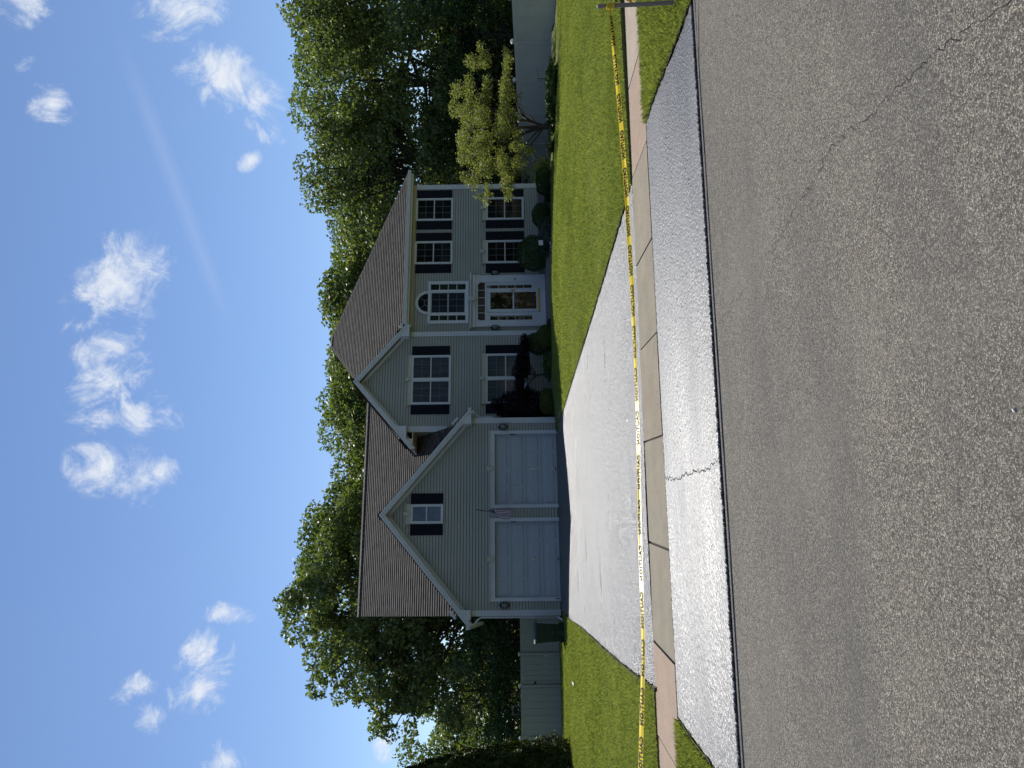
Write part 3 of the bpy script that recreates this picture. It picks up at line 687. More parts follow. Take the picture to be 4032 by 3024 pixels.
# windows
def shutter(x0, x1, z0, z1, y):
    s = MB(); s.box(x0, y-.035, z0, x1, y-.005, z1)
    w = .035; zm = (z0+z1)/2
    for lo, hi in ((z0+.07, zm-.03), (zm+.03, z1-.07)):
        s.box(x0+w, y-.043, lo, x1-w, y-.0355, hi)
    return s.build('shutter', navy, house)
def window(x0, x1, z0, z1, y, cols=3, rows=2, glass=gl_dark, double=False, head=None, glass2=None):
    fr = MB(); b = .055
    fr.box(x0, y-.06, z0, x0+b, y, z1); fr.box(x1-b, y-.06, z0, x1, y, z1); fr.box(x0+b, y-.06, z1-b, x1-b, y, z1); fr.box(x0+b, y-.065, z0, x1-b, y, z0+b)
    if double: xm = (x0+x1)/2; fr.box(xm-.045, y-.06, z0+b, xm+.045, y, z1-b)
    w = fr.build('window', trim, house)
    for a, c in ([(x0+b, (x0+x1)/2-.045), ((x0+x1)/2+.045, x1-b)] if double else [(x0+b, x1-b)]):
        lo, hi = z0+b, z1-b; mid = (lo+hi)/2; t = .028
        s = MB()
        for q0, q1, yy in ((mid, hi, y-.04), (lo, mid+.015, y-.028)):
            s.box(a, yy-.012, q0, a+t, yy, q1); s.box(c-t, yy-.012, q0, c, yy, q1); s.box(a+t, yy-.012, q0, c-t, yy, q0+t); s.box(a+t, yy-.012, q1-t, c-t, yy, q1)
        s.build('sash', trim, w)
        g_ = MB(); g_.box(a+t, y-.022, mid, c-t, y-.018, hi-t); g_.build('pane', glass, w)
        g_ = MB(); g_.box(a+t, y-.020, lo+t, c-t, y-.016, mid); g_.build('pane', glass2 or glass, w)
        r = MB()
        for k in range(1, cols): xx = a+t+(c-a-2*t)*k/cols; r.box(xx-.0065, y-.026, lo+t, xx+.0065, y-.0225, hi-t)
        for q0, q1 in ((lo+t, mid), (mid+t, hi-t)):
            for k in range(1, rows): zz = q0+(q1-q0)*k/rows; r.box(a+t, y-.027, zz-.0065, c-t, y-.0262, zz+.0065)
        r.build('grille', grille_m, w)
    if head:
        h = MB(); h.box(x0-.02, y-.075, z1+.002, x1+.02, y, z1+head-.04); h.prism([(y-.085, z1+head-.038), (y, z1+head-.038), (y, z1+head), (y-.11, z1+head)], 'x', x0-.06, x1+.06); h.build('window_head', cream, w)
        xm = (x0+x1)/2; k = MB(); k.prism([(xm-.03, z1+.01), (xm+.03, z1+.01), (xm+.075, z1+head+.045), (xm-.075, z1+head+.045)], 'y', y-.135, y-.02); k.build('keystone', cream, w)
    return w
window(2.68, 3.32, 3.86, 4.96, 0, 2, 2, gl_lite, head=.17); shutter(2.30, 2.66, 3.87, 4.96, 0); shutter(3.34, 3.69, 3.87, 4.96, 0)
window(7.15, 9.05, 3.78, 5.26, yb, 3, 2, gl_cur, True, .15); shutter(6.78, 7.13, 3.83, 5.25, yb); shutter(9.07, 9.42, 3.83, 5.25, yb)
window(7.15, 9.08, .98, 2.50, yb, 3, 2, gl_blind, True, .17); shutter(6.78, 7.13, .98, 2.50, yb); shutter(9.10, 9.43, .98, 2.50, yb)
for x0, x1, g1 in ((12.87, 13.855, gl_dark), (14.766, 15.765, gl_dark)):
    window(x0, x1, 3.79, 5.285, ym, 3, 2, g1); shutter(x0-.375, x0-.02, 3.84, 5.25, ym); shutter(x1+.02, x1+.375, 3.84, 5.25, ym)
    window(x0, x1, .97, 2.49, ym, 3, 2, gl_dark, head=.17); shutter(x0-.40 if x0 < 14 else x0-.36, x0-.02, .98, 2.50, ym); shutter(x1+.02, x1+.40 if x0 < 14 else x1+.37, .98, 2.50, ym)
# three-part window with a half-round light over it
pw = MB(); px0, px1, pz0, pz1 = 10.37, 12.12, 3.15, 4.70
pw.box(px0, ym-.07, pz0, px0+.12, ym, pz1); pw.box(px1-.12, ym-.07, pz0, px1, ym, pz1); pw.box(px0+.12, ym-.07, pz0, px1-.12, ym, pz0+.12); pw.box(px0-.01, ym-.075, pz1-.085, px1+.01, ym, pz1+.01)
pw.box(10.70, ym-.06, pz0+.12, 10.79, ym, pz1-.085); pw.box(11.67, ym-.06, pz0+.12, 11.76, ym, pz1-.085)
# arch ring
ax, az, R0, R1 = 11.235, 4.715, .485, .385
prev = None
for i in range(25):
    t = PI*i/24; c, s = math.cos(t), math.sin(t); cur = [(ax+c*R0, az+s*R0), (ax+c*R1, az+s*R1)]
    if prev: pw.prism([prev[0], cur[0], cur[1], prev[1]], 'y', ym-.07, ym-.005)
    prev = cur
W3 = pw.build('window', trim, house); W3['label'] = 'three-part window with a half-round top light'
g_ = MB(); g_.box(10.79, ym-.022, 3.27, 11.67, ym-.018, 4.615); g_.build('pane', gl_ind, W3)
g_ = MB(); g_.box(10.49, ym-.022, 3.27, 10.70, ym-.018, 4.615); g_.build('pane', gl_green, W3)
g_ = MB(); g_.box(11.76, ym-.022, 3.27, 12.0, ym-.018, 4.615); g_.build('pane', gl_green, W3)
g_ = MB(); g_.prism([(ax+.39*math.cos(PI*i/20), az+.39*math.sin(PI*i/20)) for i in range(21)], 'y', ym-.022, ym-.018); g_.build('pane', gl_dark, W3)
r = MB(); t = .035
for a, c in ((10.49,10.70),(11.76,12.0)):
    for k in range(1, 4): zz = 3.27+1.345*k/4; r.box(a, ym-.032, zz-.014, c, ym-.0225, zz+.014)
for q0, q1 in ((3.27, 3.95), (3.93, 4.615)):
    r.box(10.79, ym-.04, q0, 10.79+t, ym-.0225, q1); r.box(11.67-t, ym-.04, q0, 11.67, ym-.0225, q1); r.box(10.825, ym-.04, q1-t, 11.635, ym-.0225, q1); r.box(10.825, ym-.04, q0, 11.635, ym-.0225, q0+t)
r.build('sash', trim, W3)
r = MB()
for k in (1, 2): xx = 10.825+.81*k/3; r.box(xx-.008, ym-.026, 3.3, xx+.008, ym-.0225, 4.58)
for zz in (3.61, 4.27): r.box(10.825, ym-.027, zz-.0065, 11.635, ym-.0262, zz+.0065)
for i in range(12):
    t0, t1 = PI*i/12, PI*(i+1)/12; r.prism([(ax+.15*math.cos(t0),az+.15*math.sin(t0)),(ax+.15*math.cos(t1),az+.15*math.sin(t1)),(ax+.125*math.cos(t1),az+.125*math.sin(t1)),(ax+.125*math.cos(t0),az+.125*math.sin(t0))], 'y', ym-.034, ym-.0225)
for t0 in (PI*.30, PI*.70): r.tube([(ax+.15*math.cos(t0), ym-.028, az+.15*math.sin(t0)), (ax+.39*math.cos(t0), ym-.028, az+.39*math.sin(t0))], .011, 5)
r.build('grille', grille_m, W3)
# front entry
e = MB(); y = ym
e.box(10.21, y-.10, .30, 10.46, y, 2.88); e.box(12.04, y-.10, .30, 12.33, y, 2.88)
for x0, x1 in ((10.21,10.46),(12.04,12.33)):
    e.box(x0-.012, y-.115, .23, x1+.012, y-.002, .62 if False else .34); e.box(x0-.015, y-.118, 2.72, x1+.015, y-.001, 2.79); e.box(x0+.04, y-.107, .40, x1-.04, y-.1, 2.68)
e.box(10.46, y-.085, 2.79, 12.04, y, 2.88); e.box(10.18, y-.13, 2.882, 12.35, y, 2.99); e.prism([(y-.15,2.992),(y,2.992),(y,3.09),(y-.22,3.09),(y-.22,3.06)], 'x', 10.13, 12.40)
e.box(10.46, y-.08, .22, 12.04, y, .40); e.box(10.21, y-.11, .20, 12.33, y, .228)
e.box(10.46, y-.06, 2.46, 12.04, y, 2.515); e.box(10.66, y-.06, .40, 10.79, y, 2.46); e.box(11.765, y-.06, .40, 11.79, y, 2.46); e.box(10.46, y-.05, .40, 10.66, y, .72); e.box(11.79, y-.05, .40, 12.04, y, .72)
e.box(10.46, y-.05, 2.32, 10.66, y, 2.46); e.box(11.93, y-.05, 2.32, 12.04, y, 2.46); e.box(11.93, y-.05, .72, 12.04, y, 2.32)
ent = e.build('door_surround', trim, house)
k = MB(); k.prism([(11.24,2.86),(11.38,2.86),(11.41,3.15),(11.21,3.15)], 'y', y-.26, y-.1); k.build('keystone', cream, ent)
t_ = MB(); t_.box(10.47, y-.03, 2.515, 12.04, y-.02, 2.79); tr = t_.build('transom', gl_brown, house)
r = MB(); [r.box(10.47+1.57*k/5-.009, y-.045, 2.515, 10.47+1.57*k/5+.009, y-.0305, 2.79) for k in range(1, 5)]; r.box(10.47,y-.044,2.515,12.04,y-.031,2.522); r.build('grille', trim, tr)
for a, c, gm in ((10.48,10.62,gl_door),(11.79,11.93,gl_brown)):
    s = MB(); s.box(a, y-.03, .72, c, y-.02, 2.32); q = s.build('sidelight', gm, house)
    r = MB(); [r.box(a, y-.045, .72+1.6*k/5-.009, c, y-.0305, .72+1.6*k/5+.009) for k in range(1, 5)]; r.box(a,y-.044,.72,a+.006,y-.031,2.32); r.build('grille', trim, q)
d = MB(); x0, x1, z0, z1 = 10.80, 11.76, .48, 2.45
d.box(x0, y-.075, z0, x0+.12, y-.03, z1); d.box(x1-.14, y-.075, z0, x1, y-.03, z1); d.box(x0+.12, y-.075, 2.315, x1-.14, y-.03, z1); d.box(x0+.12, y-.075, z0, x1-.14, y-.03, .55); d.box(x0+.12, y-.075, 1.40, x1-.14, y-.03, 1.46)
door = d.build('storm_door', trim, house)
for q0, q1 in ((.55,1.40),(1.46,2.315)):
    g_ = MB(); g_.box(x0+.12, y-.05, q0, x1-.14, y-.045, q1); g_.build('pane', gl_door, door)
g_ = MB(); g_.box(x0+.01, y-.082, .405, x1-.01, y-.03, .478); g_.build('kick_plate', brass, door)
g_ = MB(); g_.box(x1-.085, y-.095, 1.34, x1-.055, y-.0755, 1.55); g_.tube([(x1-.07, y-.13, 1.47), (x1-.20, y-.13, 1.46)], .012, 6); g_.tube([(x1-.07, y-.09, 1.47), (x1-.07, y-.13, 1.47)], .012, 6); g_.build('handle', brass, door)
g_ = MB(); g_.box(12.13, y-.125, 1.33, 12.17, y-.108, 1.40); g_.build('doorbell', black, ent)
cm = MB(); cm.tube([(12.0,y-.09,2.76),(12.0,y-.16,2.74)], .035, 10); cm.tube([(12.0,y-.16,2.74),(11.98,y-.20,2.72)], [.042,.03], 10); sc = cm.build('security_camera', white, house)
cm = MB(); cm.tube([(11.982,y-.201,2.721),(11.98,y-.206,2.7195)], .022, 10); cm.build('lens', black, sc)
# stoop
st = MB(); st.box(9.95, -.02, -.15, 12.65, 1.39, .20); st.box(9.95, -.36, -.15, 12.65, -.022, .08); st.build('front_step', conc_d, house)
# wall lanterns
def lantern(x, z, y, sc=1.0):
    b = MB(); b.tube([(x, y-.015, z-.02), (x, y-.0, z-.02)], .055*sc, 10); b.tube([(x, y-.02, z), (x, y-.06, z+.07), (x, y-.12, z+.06), (x, y-.13, z)], .012, 6)
    b.tube([(x, y-.13, z+.055), (x, y-.13, z+.03), (x, y-.13, z-.02)], [.008, .03, .085*sc], 8); b.tube([(x, y-.13, z-.23), (x, y-.13, z-.26), (x, y-.13, z-.29)], [.075*sc, .05, .01], 8)
    for k in range(6):
        t = 2*PI*k/6; b.tube([(x+.08*sc*math.cos(t), y-.13+.08*sc*math.sin(t), z-.02), (x+.085*sc*math.cos(t), y-.13+.085*sc*math.sin(t), z-.12), (x+.07*sc*math.cos(t), y-.13+.07*sc*math.sin(t), z-.235)], .008, 4)
    for zz in (z-.09, z-.17): b.tube([(x+.083*sc*math.cos(2*PI*k/12), y-.13+.083*sc*math.sin(2*PI*k/12), zz) for k in range(13)], .006, 4, cap=False)
    o = b.build('wall_lamp', black, house)
    g_ = MB(); g_.tube([(x, y-.13, z-.03), (x, y-.13, z-.12), (x, y-.13, z-.22)], [.05*sc, .062*sc, .045*sc], 8); g_.build('lamp_glass', lampglass, o)
lantern(.03, 1.95, 0, 1.1); lantern(5.94, 1.95, 0, 1.1); lantern(12.43, 2.25, ym); lantern(10.16, 2.25, ym)

# ------------------------------------------------------------------ flag
fl = empty('flag', (3.0, -.03, 1.95), 'red, white and blue striped flag hanging limp from a short pole between the garage doors', 'flag')
p = MB(); p.tube([(2.985,-.02,1.93),(2.99,-.35,2.22),(3.015,-.85,2.68)], .012, 6); p.tube([(3.015,-.85,2.68),(3.02,-.87,2.70)], .02, 6); p.build('pole', iron, fl)
p = MB(); p.box(2.95,-.05,1.88,3.02,-.012,1.98); p.build('bracket', iron, fl)
mb = MB(); nu, nv = 26, 26
def fp(u, v):     # u along hoist (0 = canton corner at the pole tip), v along the fly, hanging down
    hx, hy, hz_ = 2.99+.02*(1-u), -.80+.45*u, 2.58-.36*u
    fold = math.sin(u*9+v*2.2)*.035*v; fan = v*(1-.1*u)
    x = hx - .02*v - .22*(u**1.2)*math.sin(min(1, v*1.1)*PI*.62)*.95 + fold*.5
    zz = hz_ - fan*(.98 - .32*u)
    return (x, hy + fold, zz)
for i in range(nu):
    for j in range(nv):
        u0, u1, v0, v1 = i/nu, (i+1)/nu, j/nv, (j+1)/nv
        m_ = 2 if (u0 < .5 and v0 < .40) else (0 if int((i+.5)/nu*13) % 2 == 0 else 1)
        mb.face([fp(u0,v0), fp(u1,v0), fp(u1,v1), fp(u0,v1)], m_)
for i in range(5):                                     # stars
    for j in range(6):
        u, v = .05+.09*i, .04+.06*j; c = Vector(fp(u, v)); c.y -= .008; pts = []
        for k in range(10):
            rr = .016 if k % 2 == 0 else .007; t = PI/2+k*PI/5; pts.append((c.x+rr*math.cos(t), c.y, c.z+rr*math.sin(t)))
        mb.face(pts, 1)
mb.build('cloth', [flag_r, flag_w, flag_b], fl)

# ------------------------------------------------------------------ foliage helpers (numpy)
def leafmesh(name, Pc, size, m, nrm=None, tilt=1.0, aspect=.6, rng=RNG):
    n = len(Pc); size = np.broadcast_to(size, n)[:, None]
    d = rng.normal(size=(n, 3)); d /= np.linalg.norm(d, axis=1)[:, None]
    if nrm is not None: d = d*tilt + nrm; d /= np.linalg.norm(d, axis=1)[:, None]
    a = np.cross(d, rng.normal(size=(n, 3))); a /= np.linalg.norm(a, axis=1)[:, None]; b = np.cross(d, a)
    a = a*size*.5; b = b*size*.5*aspect
    V = np.stack([Pc-a, Pc-b+a*.1, Pc+a, Pc+b+a*.1], 1).reshape(-1, 3)
    me = bpy.data.meshes.new(name); me.vertices.add(4*n); me.vertices.foreach_set('co', V.ravel().astype(np.float32))
    me.loops.add(4*n); me.loops.foreach_set('vertex_index', np.arange(4*n, dtype=np.int32))
    me.polygons.add(n); me.polygons.foreach_set('loop_start', np.arange(0, 4*n, 4, dtype=np.int32)); me.polygons.foreach_set('loop_total', np.full(n, 4, dtype=np.int32))
    at = me.attributes.new('rnd', 'FLOAT', 'FACE'); at.data.foreach_set('value', rng.random(n).astype(np.float32))
    me.materials.append(m); me.update(calc_edges=True); return me
def lobes_points(lobes, per, rng, inner=.35):
    """lobes: (x,y,z,rx,ry,rz). Points on irregular shells of every lobe"""
    P, Nn = [], []
    for (x, y, z, rx, ry, rz) in lobes:
        n = max(20, int(per*(rx*ry*rz)**(2/3)))
        d = rng.normal(size=(n, 3)); d /= np.linalg.norm(d, axis=1)[:, None]
        ph = rng.random(6)*6.28
        bump = 1+.16*np.sin(d[:, 0]*5+ph[0])*np.sin(d[:, 1]*5+ph[1])+.12*np.sin(d[:, 2]*9+ph[2])*np.cos(d[:, 0]*8+ph[3])
        r = bump*(1-inner*rng.random(n)**1.6)
        P.append(np.array([x, y, z])+d*r[:, None]*np.array([rx, ry, rz])); Nn.append(d)
    return np.concatenate(P), np.concatenate(Nn)
def crown_lobes(H, R, z0, nl, rng, top=.85, flat=1.0, lr=(.16, .27)):
    """crown from z0 to H, radius R"""
    L_ = []
    hc = (H-z0)/2; zc = z0+hc
    for i in range(nl):
        d = rng.normal(size=3); d /= np.linalg.norm(d)
        q = .45+.5*rng.random()**.5; r = R*rng.uniform(*lr)
        zz = zc+np.sign(d[2])*abs(d[2])**.75*min(1, q*1.15)*(hc-r*.35); wz = 1.08-.18*max(0, (zz-zc)/hc)
        L_.append((d[0]*q*(R-r*.5)*wz, d[1]*q*(R-r*.5)*wz, zz, r, r, r*rng.uniform(.6, .85)))
    return L_
def limbs(mb, base, H, lobes, rng, r0, fork=.3):
    zf_ = base[2]+H*fork; top = Vector((base[0]+rng.uniform(-.3, .3), base[1]+rng.uniform(-.3, .3), base[2]+H*.8))
    mid = Vector((base[0]+rng.uniform(-.2, .2), base[1]+rng.uniform(-.2, .2), zf_))
    mb.tube([base, base+(mid-base)*.5, mid, mid.lerp(top, .5), top], [r0*1.25, r0, r0*.85, r0*.5, r0*.12], 9)
    for l in rng.permutation(len(lobes))[:min(26, len(lobes))]:
        t = Vector(lobes[l][:3]); s = mid.lerp(top, rng.uniform(0, .8))
        if t.z < s.z-.5: s = mid
        m_ = s.lerp(t, .5)+Vector((rng.uniform(-.3, .3), rng.uniform(-.3, .3), rng.uniform(-.5, .1)))
        mb.tube([s, m_, t], [r0*.36, r0*.22, r0*.05], 5)
def tree(name, loc, H, R, z0, nl, per, size, m, label, cat, seed, r0=.22, group=None, lobes=None, fork=.28, lr=(.16,.27)):
    rng = np.random.default_rng(seed); o = empty(name, loc, label, cat, group)
    L_ = lobes or crown_lobes(H, R, z0, nl, rng, lr=lr)
    P, Nn = lobes_points(L_, per, rng)
    me = leafmesh('crown', P, rng.uniform(.7, 1.3, len(P))*size, m, Nn*.6, 1.0, rng=rng)
    c = bpy.data.objects.new('crown', me); C.objects.link(c); c.parent = o
    mb = MB(); limbs(mb, Vector((0, 0, -.6)), H, L_, rng, r0, fork); t = mb.build('trunk', bark); t.parent = o
    return o
def copy_thing(src, name, loc, rz, sc, label, group=None):
    r = src.copy(); C.objects.link(r); r.name = name; r.location = loc; r.rotation_euler = (0, 0, rz); r.scale = sc; r['label'] = label
    if group: r['group'] = group
    for ch in src.children:
        c = ch.copy(); C.objects.link(c); c.parent = r
    return r
BG = 'trees behind the house and fences'
# big oak behind the garage: its own lobes following its broad, open outline
def blob(cx, cz, r, n, rng, depth=3.2):
    out = []
    for i in range(n):
        a = rng.uniform(0, 6.28); q = rng.random()**.5; rr = r*rng.uniform(.28, .42)
        out.append((cx+math.cos(a)*q*(r-rr*.6), rng.uniform(-depth, depth), cz+math.sin(a)*q*(r-rr*.6), rr, rr, rr*.75))
    return out
rng = np.random.default_rng(11); T1 = []
for cx, cz, r, n in [(-.3,13.2,2.4,16),(2.4,12.1,2.1,12),(-2.6,11.4,2.2,14),(-4.3,8.6,1.8,12),(-2.5,8.3,2.6,16),(.2,9.8,3.0,20),(3.0,8.8,2.6,16),(-4.2,6.3,1.9,12),(-4.6,7.6,1.6,8),(-.8,5.4,2.8,16),(2.2,5.0,2.8,14),(-1.0,2.6,2.6,12),(2.0,2.4,2.4,10)]:
    T1 += blob(cx, cz, r, int(n*1.25), rng)
t1 = tree('oak_tree', (-.4,19.7,-.5), 15.2, 5, 3, 0, 400, .25, leaf_oak, 'tallest broad oak with open branches rising behind the garage roof, far left of the house', 'tree', 21, .34, BG, T1, .2)
tA = tree('maple_tree', (3.6,22.4,-.6), 15.6, 5.2, 3.0, 70, 340, .25, leaf_mid, 'bright green tree showing just above the left end of the garage roof', 'tree', 22, .26, BG)
tB = tree('maple_tree', (8.3,24.2,-.6), 14.6, 6.4, 2.5, 95, 300, .25, leaf_oak, 'dark green tree above the middle of the garage ridge', 'tree', 23, .25, BG)
tC = tree('maple_tree', (12.6,23.5,-.6), 14.8, 6.2, 2.5, 90, 300, .25, leaf_mid, 'yellow-green tree over the peak of the middle gable', 'tree', 24, .25, BG)
copy_thing(tB, 'maple_tree', (16.2,22.0,-.6), 2.2, (1.1,1.1,1.02), 'rounded green tree top just right of the hip roof peak', BG)
copy_thing(tA, 'maple_tree', (19.4,20.6,-.6), 1.1, (1.15,1.15,.93), 'light green tree over the right slope of the hip roof', BG)
copy_thing(tC, 'maple_tree', (22.8,19.6,-.6), 3.4, (1.1,1.1,.95), 'tree behind the lower right corner of the hip roof', BG)
copy_thing(tB, 'maple_tree', (10.6,28.0,-.6), 4.4, (1.1,1.1,.95), 'dim tree in the second row behind the middle gable', BG)
copy_thing(tA, 'maple_tree', (5.8,28.5,-.6), 5.0, (1.1,1.1,.92), 'dim tree in the second row behind the garage ridge', BG)
copy_thing(tC, 'maple_tree', (17.8,27.0,-.6), .6, (1.1,1.1,1.0), 'dim tree in the second row behind the hip roof', BG)
rng = np.random.default_rng(31)
tR = tree('oak_tree', (24.4,13.0,-.8), 14.6, 5.0, 1.0, 90, 340, .22, leaf_oak, 'large dark oak beyond the right fence, nearest to the house corner', 'tree', 32, .32, BG)
tS = tree('oak_tree', (28.2,9.8,-.8), 14.8, 5.2, 1.0, 90, 340, .22, leaf_mid, 'large many-limbed tree in the middle of the stand beyond the right fence', 'tree', 33, .34, BG)
copy_thing(tR, 'oak_tree', (30.6,5.0,-.8), 2.6, (1,1,.99), 'large oak cut off by the photo edge at the far right of the stand', BG)
copy_thing(tS, 'oak_tree', (33.5,13.0,-.8), 1.7, (1.1,1.1,1.0), 'deep green tree in the back row of the stand beyond the right fence', BG)
copy_thing(tR, 'oak_tree', (28.5,17.5,-.8), .9, (1.1,1.1,1.0), 'back-row tree between the house corner and the many-limbed tree', BG)
copy_thing(tA, 'maple_tree', (14.3,20.5,-.6), 2.9, (1.1,1.1,.9), 'green tree filling the gap left of the hip roof peak', BG)
copy_thing(tC, 'maple_tree', (21.6,24.0,-.6), .3, (1.3,1.3,.96), 'tree in the second row over the right slope of the hip roof', BG)
UG = 'shaded understorey trees behind the right fence'
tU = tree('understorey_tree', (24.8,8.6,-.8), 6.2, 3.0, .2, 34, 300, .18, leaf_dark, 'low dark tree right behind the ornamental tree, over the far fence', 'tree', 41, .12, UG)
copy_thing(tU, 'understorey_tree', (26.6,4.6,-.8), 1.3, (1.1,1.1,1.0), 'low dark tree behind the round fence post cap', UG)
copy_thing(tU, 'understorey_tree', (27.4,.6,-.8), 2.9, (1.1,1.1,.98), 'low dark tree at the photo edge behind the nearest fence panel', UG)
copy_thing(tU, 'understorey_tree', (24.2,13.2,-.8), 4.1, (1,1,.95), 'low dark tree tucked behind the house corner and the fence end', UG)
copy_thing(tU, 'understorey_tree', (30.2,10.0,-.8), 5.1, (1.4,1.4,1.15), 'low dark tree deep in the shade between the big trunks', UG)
LG = 'lower trees behind the left fence'
tL = tree('low_tree', (-8.6,26.0,-.6), 9.9, 3.6, .3, 44, 300, .22, leaf_oak, 'mid-green tree over the left fence next to the evergreen hedge', 'tree', 51, .18, LG)
tM = tree('low_tree', (-4.6,22.0,-.6), 7.6, 2.7, .3, 36, 330, .20, leaf_bro, 'pale olive rounded tree over the gate of the left fence', 'tree', 52, .16, LG)
copy_thing(tL, 'low_tree', (-5.8,30.0,-.6), 2.0, (1.1,1.1,.98), 'darker tree behind the pale olive one', LG)
copy_thing(tL, 'low_tree', (-12.5,28.0,-.6), 3.7, (1.1,1.1,1.0), 'tree at the photo edge above the evergreen hedge', LG)
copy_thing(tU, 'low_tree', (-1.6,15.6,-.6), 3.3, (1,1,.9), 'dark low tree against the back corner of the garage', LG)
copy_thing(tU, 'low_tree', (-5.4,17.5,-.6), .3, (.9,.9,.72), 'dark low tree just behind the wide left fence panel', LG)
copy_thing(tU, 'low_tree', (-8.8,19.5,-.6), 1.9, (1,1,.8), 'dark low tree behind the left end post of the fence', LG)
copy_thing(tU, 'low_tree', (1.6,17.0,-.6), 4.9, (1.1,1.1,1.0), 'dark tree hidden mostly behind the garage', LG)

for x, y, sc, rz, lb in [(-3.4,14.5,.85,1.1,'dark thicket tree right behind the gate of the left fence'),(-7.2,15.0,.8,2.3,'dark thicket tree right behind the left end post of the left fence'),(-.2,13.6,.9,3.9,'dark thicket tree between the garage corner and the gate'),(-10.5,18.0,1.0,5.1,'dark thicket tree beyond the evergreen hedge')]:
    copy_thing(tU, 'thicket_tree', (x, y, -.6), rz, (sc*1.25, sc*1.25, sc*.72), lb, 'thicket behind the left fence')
rng = np.random.default_rng(91); TW_ = []
for i in range(330):
    x = rng.uniform(-45, 75); q = rng.uniform(1.4, 2.6); TW_.append((x, rng.uniform(44, 58), rng.uniform(-1, 7.5)+1.0*math.sin(x*.3), q*1.2, q, q))
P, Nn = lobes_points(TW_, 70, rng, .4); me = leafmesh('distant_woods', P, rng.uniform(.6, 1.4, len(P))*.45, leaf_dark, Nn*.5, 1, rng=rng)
o = bpy.data.objects.new('distant_woods', me); C.objects.link(o); tag(o, 'dark continuous woods far behind the fences and the house', 'woods', kind='stuff')
# unseen trees added across the street to darken the facade and window reflections
for i, (src, x, y, sc) in enumerate([(tR,-34,-50,1.2),(tS,-24,-54,1.3),(tB,-15,-50,1.2),(tR,-6,-56,1.35),(tS,3,-51,1.2),(tR,12,-54,1.3),(tC,21,-50,1.25),(tS,30,-52,1.3),(tR,40,-48,1.2),(tB,50,-46,1.2)]):
    copy_thing(src, 'added_street_tree', (x, y, -.8), i*1.3, (sc, sc, sc), 'large unseen tree added across the street to darken the facade and windows', 'unseen trees added across the street')

# ------------------------------------------------------------------ ornamental tree on the right lawn
orn = empty('ornamental_tree', (15.65,-3.35,-.12), 'spreading golden-green ornamental tree with a short forked trunk on the right lawn', 'tree')
o0 = Vector((15.65,-3.35,0))
rng = np.random.default_rng(61); TL = []
# tiers of drooping sprays (x, z centre, half width, half height)
TI = [(16.75,3.25,.45,.28),(16.2,3.1,.6,.3),(15.5,3.2,.6,.28),(15.0,3.0,.6,.3),(14.4,3.05,.55,.28),(14.0,2.75,.5,.32),(17.3,2.85,.7,.28),(18.0,2.85,.45,.22),(18.5,2.5,.4,.16),(17.8,2.4,.5,.22),
      (16.9,2.5,.7,.3),(16.1,2.55,.7,.35),(15.3,2.55,.7,.35),(14.5,2.45,.7,.35),(13.8,2.3,.5,.4),(13.5,2.45,.28,.3),(13.7,3.0,.35,.25),(18.2,1.62,.5,.13),(17.6,1.62,.5,.15),(16.9,1.6,.45,.16),
      (16.3,1.65,.5,.2),(15.7,1.75,.6,.25),(15.1,1.8,.7,.3),(14.4,1.8,.7,.35),(13.8,1.7,.5,.35),(13.4,1.65,.25,.2),(12.85,2.35,.22,.08),(13.1,2.3,.25,.12),(12.85,1.6,.2,.08),(13.1,1.65,.25,.1),(15.9,1.3,.4,.12),(15.2,1.35,.5,.2),(14.6,1.25,.5,.25),(14.3,.95,.35,.2),(14.0,1.2,.35,.3)]
for x, z, w, h in TI:
    for k in range(3): TL.append((x+rng.uniform(-.3, .3)*w, -3.35+rng.uniform(-1.5, 1.0)*(.4 if x > 17.8 or x < 13.4 else 1), z+rng.uniform(-.5, .4)*h, w*.55, w*.5, h*.62))
P, Nn = lobes_points(TL, 5200, rng, .7)
P[:, 2] -= .22*rng.random(len(P))**2.5
me = leafmesh('crown', P-np.array(o0)-np.array([0,0,-.12])*1, rng.uniform(.6, 1.3, len(P))*.062, leaf_gold, Nn*.4, 1.0, .6, rng)
c = bpy.data.objects.new('crown', me); C.objects.link(c); c.parent = orn
mb = MB()
mb.tube([(15.65,-3.35,-.2),(15.66,-3.35,.12),(15.68,-3.35,.30)], [.13,.10,.11], 9)
B0 = (15.68,-3.35,.28)
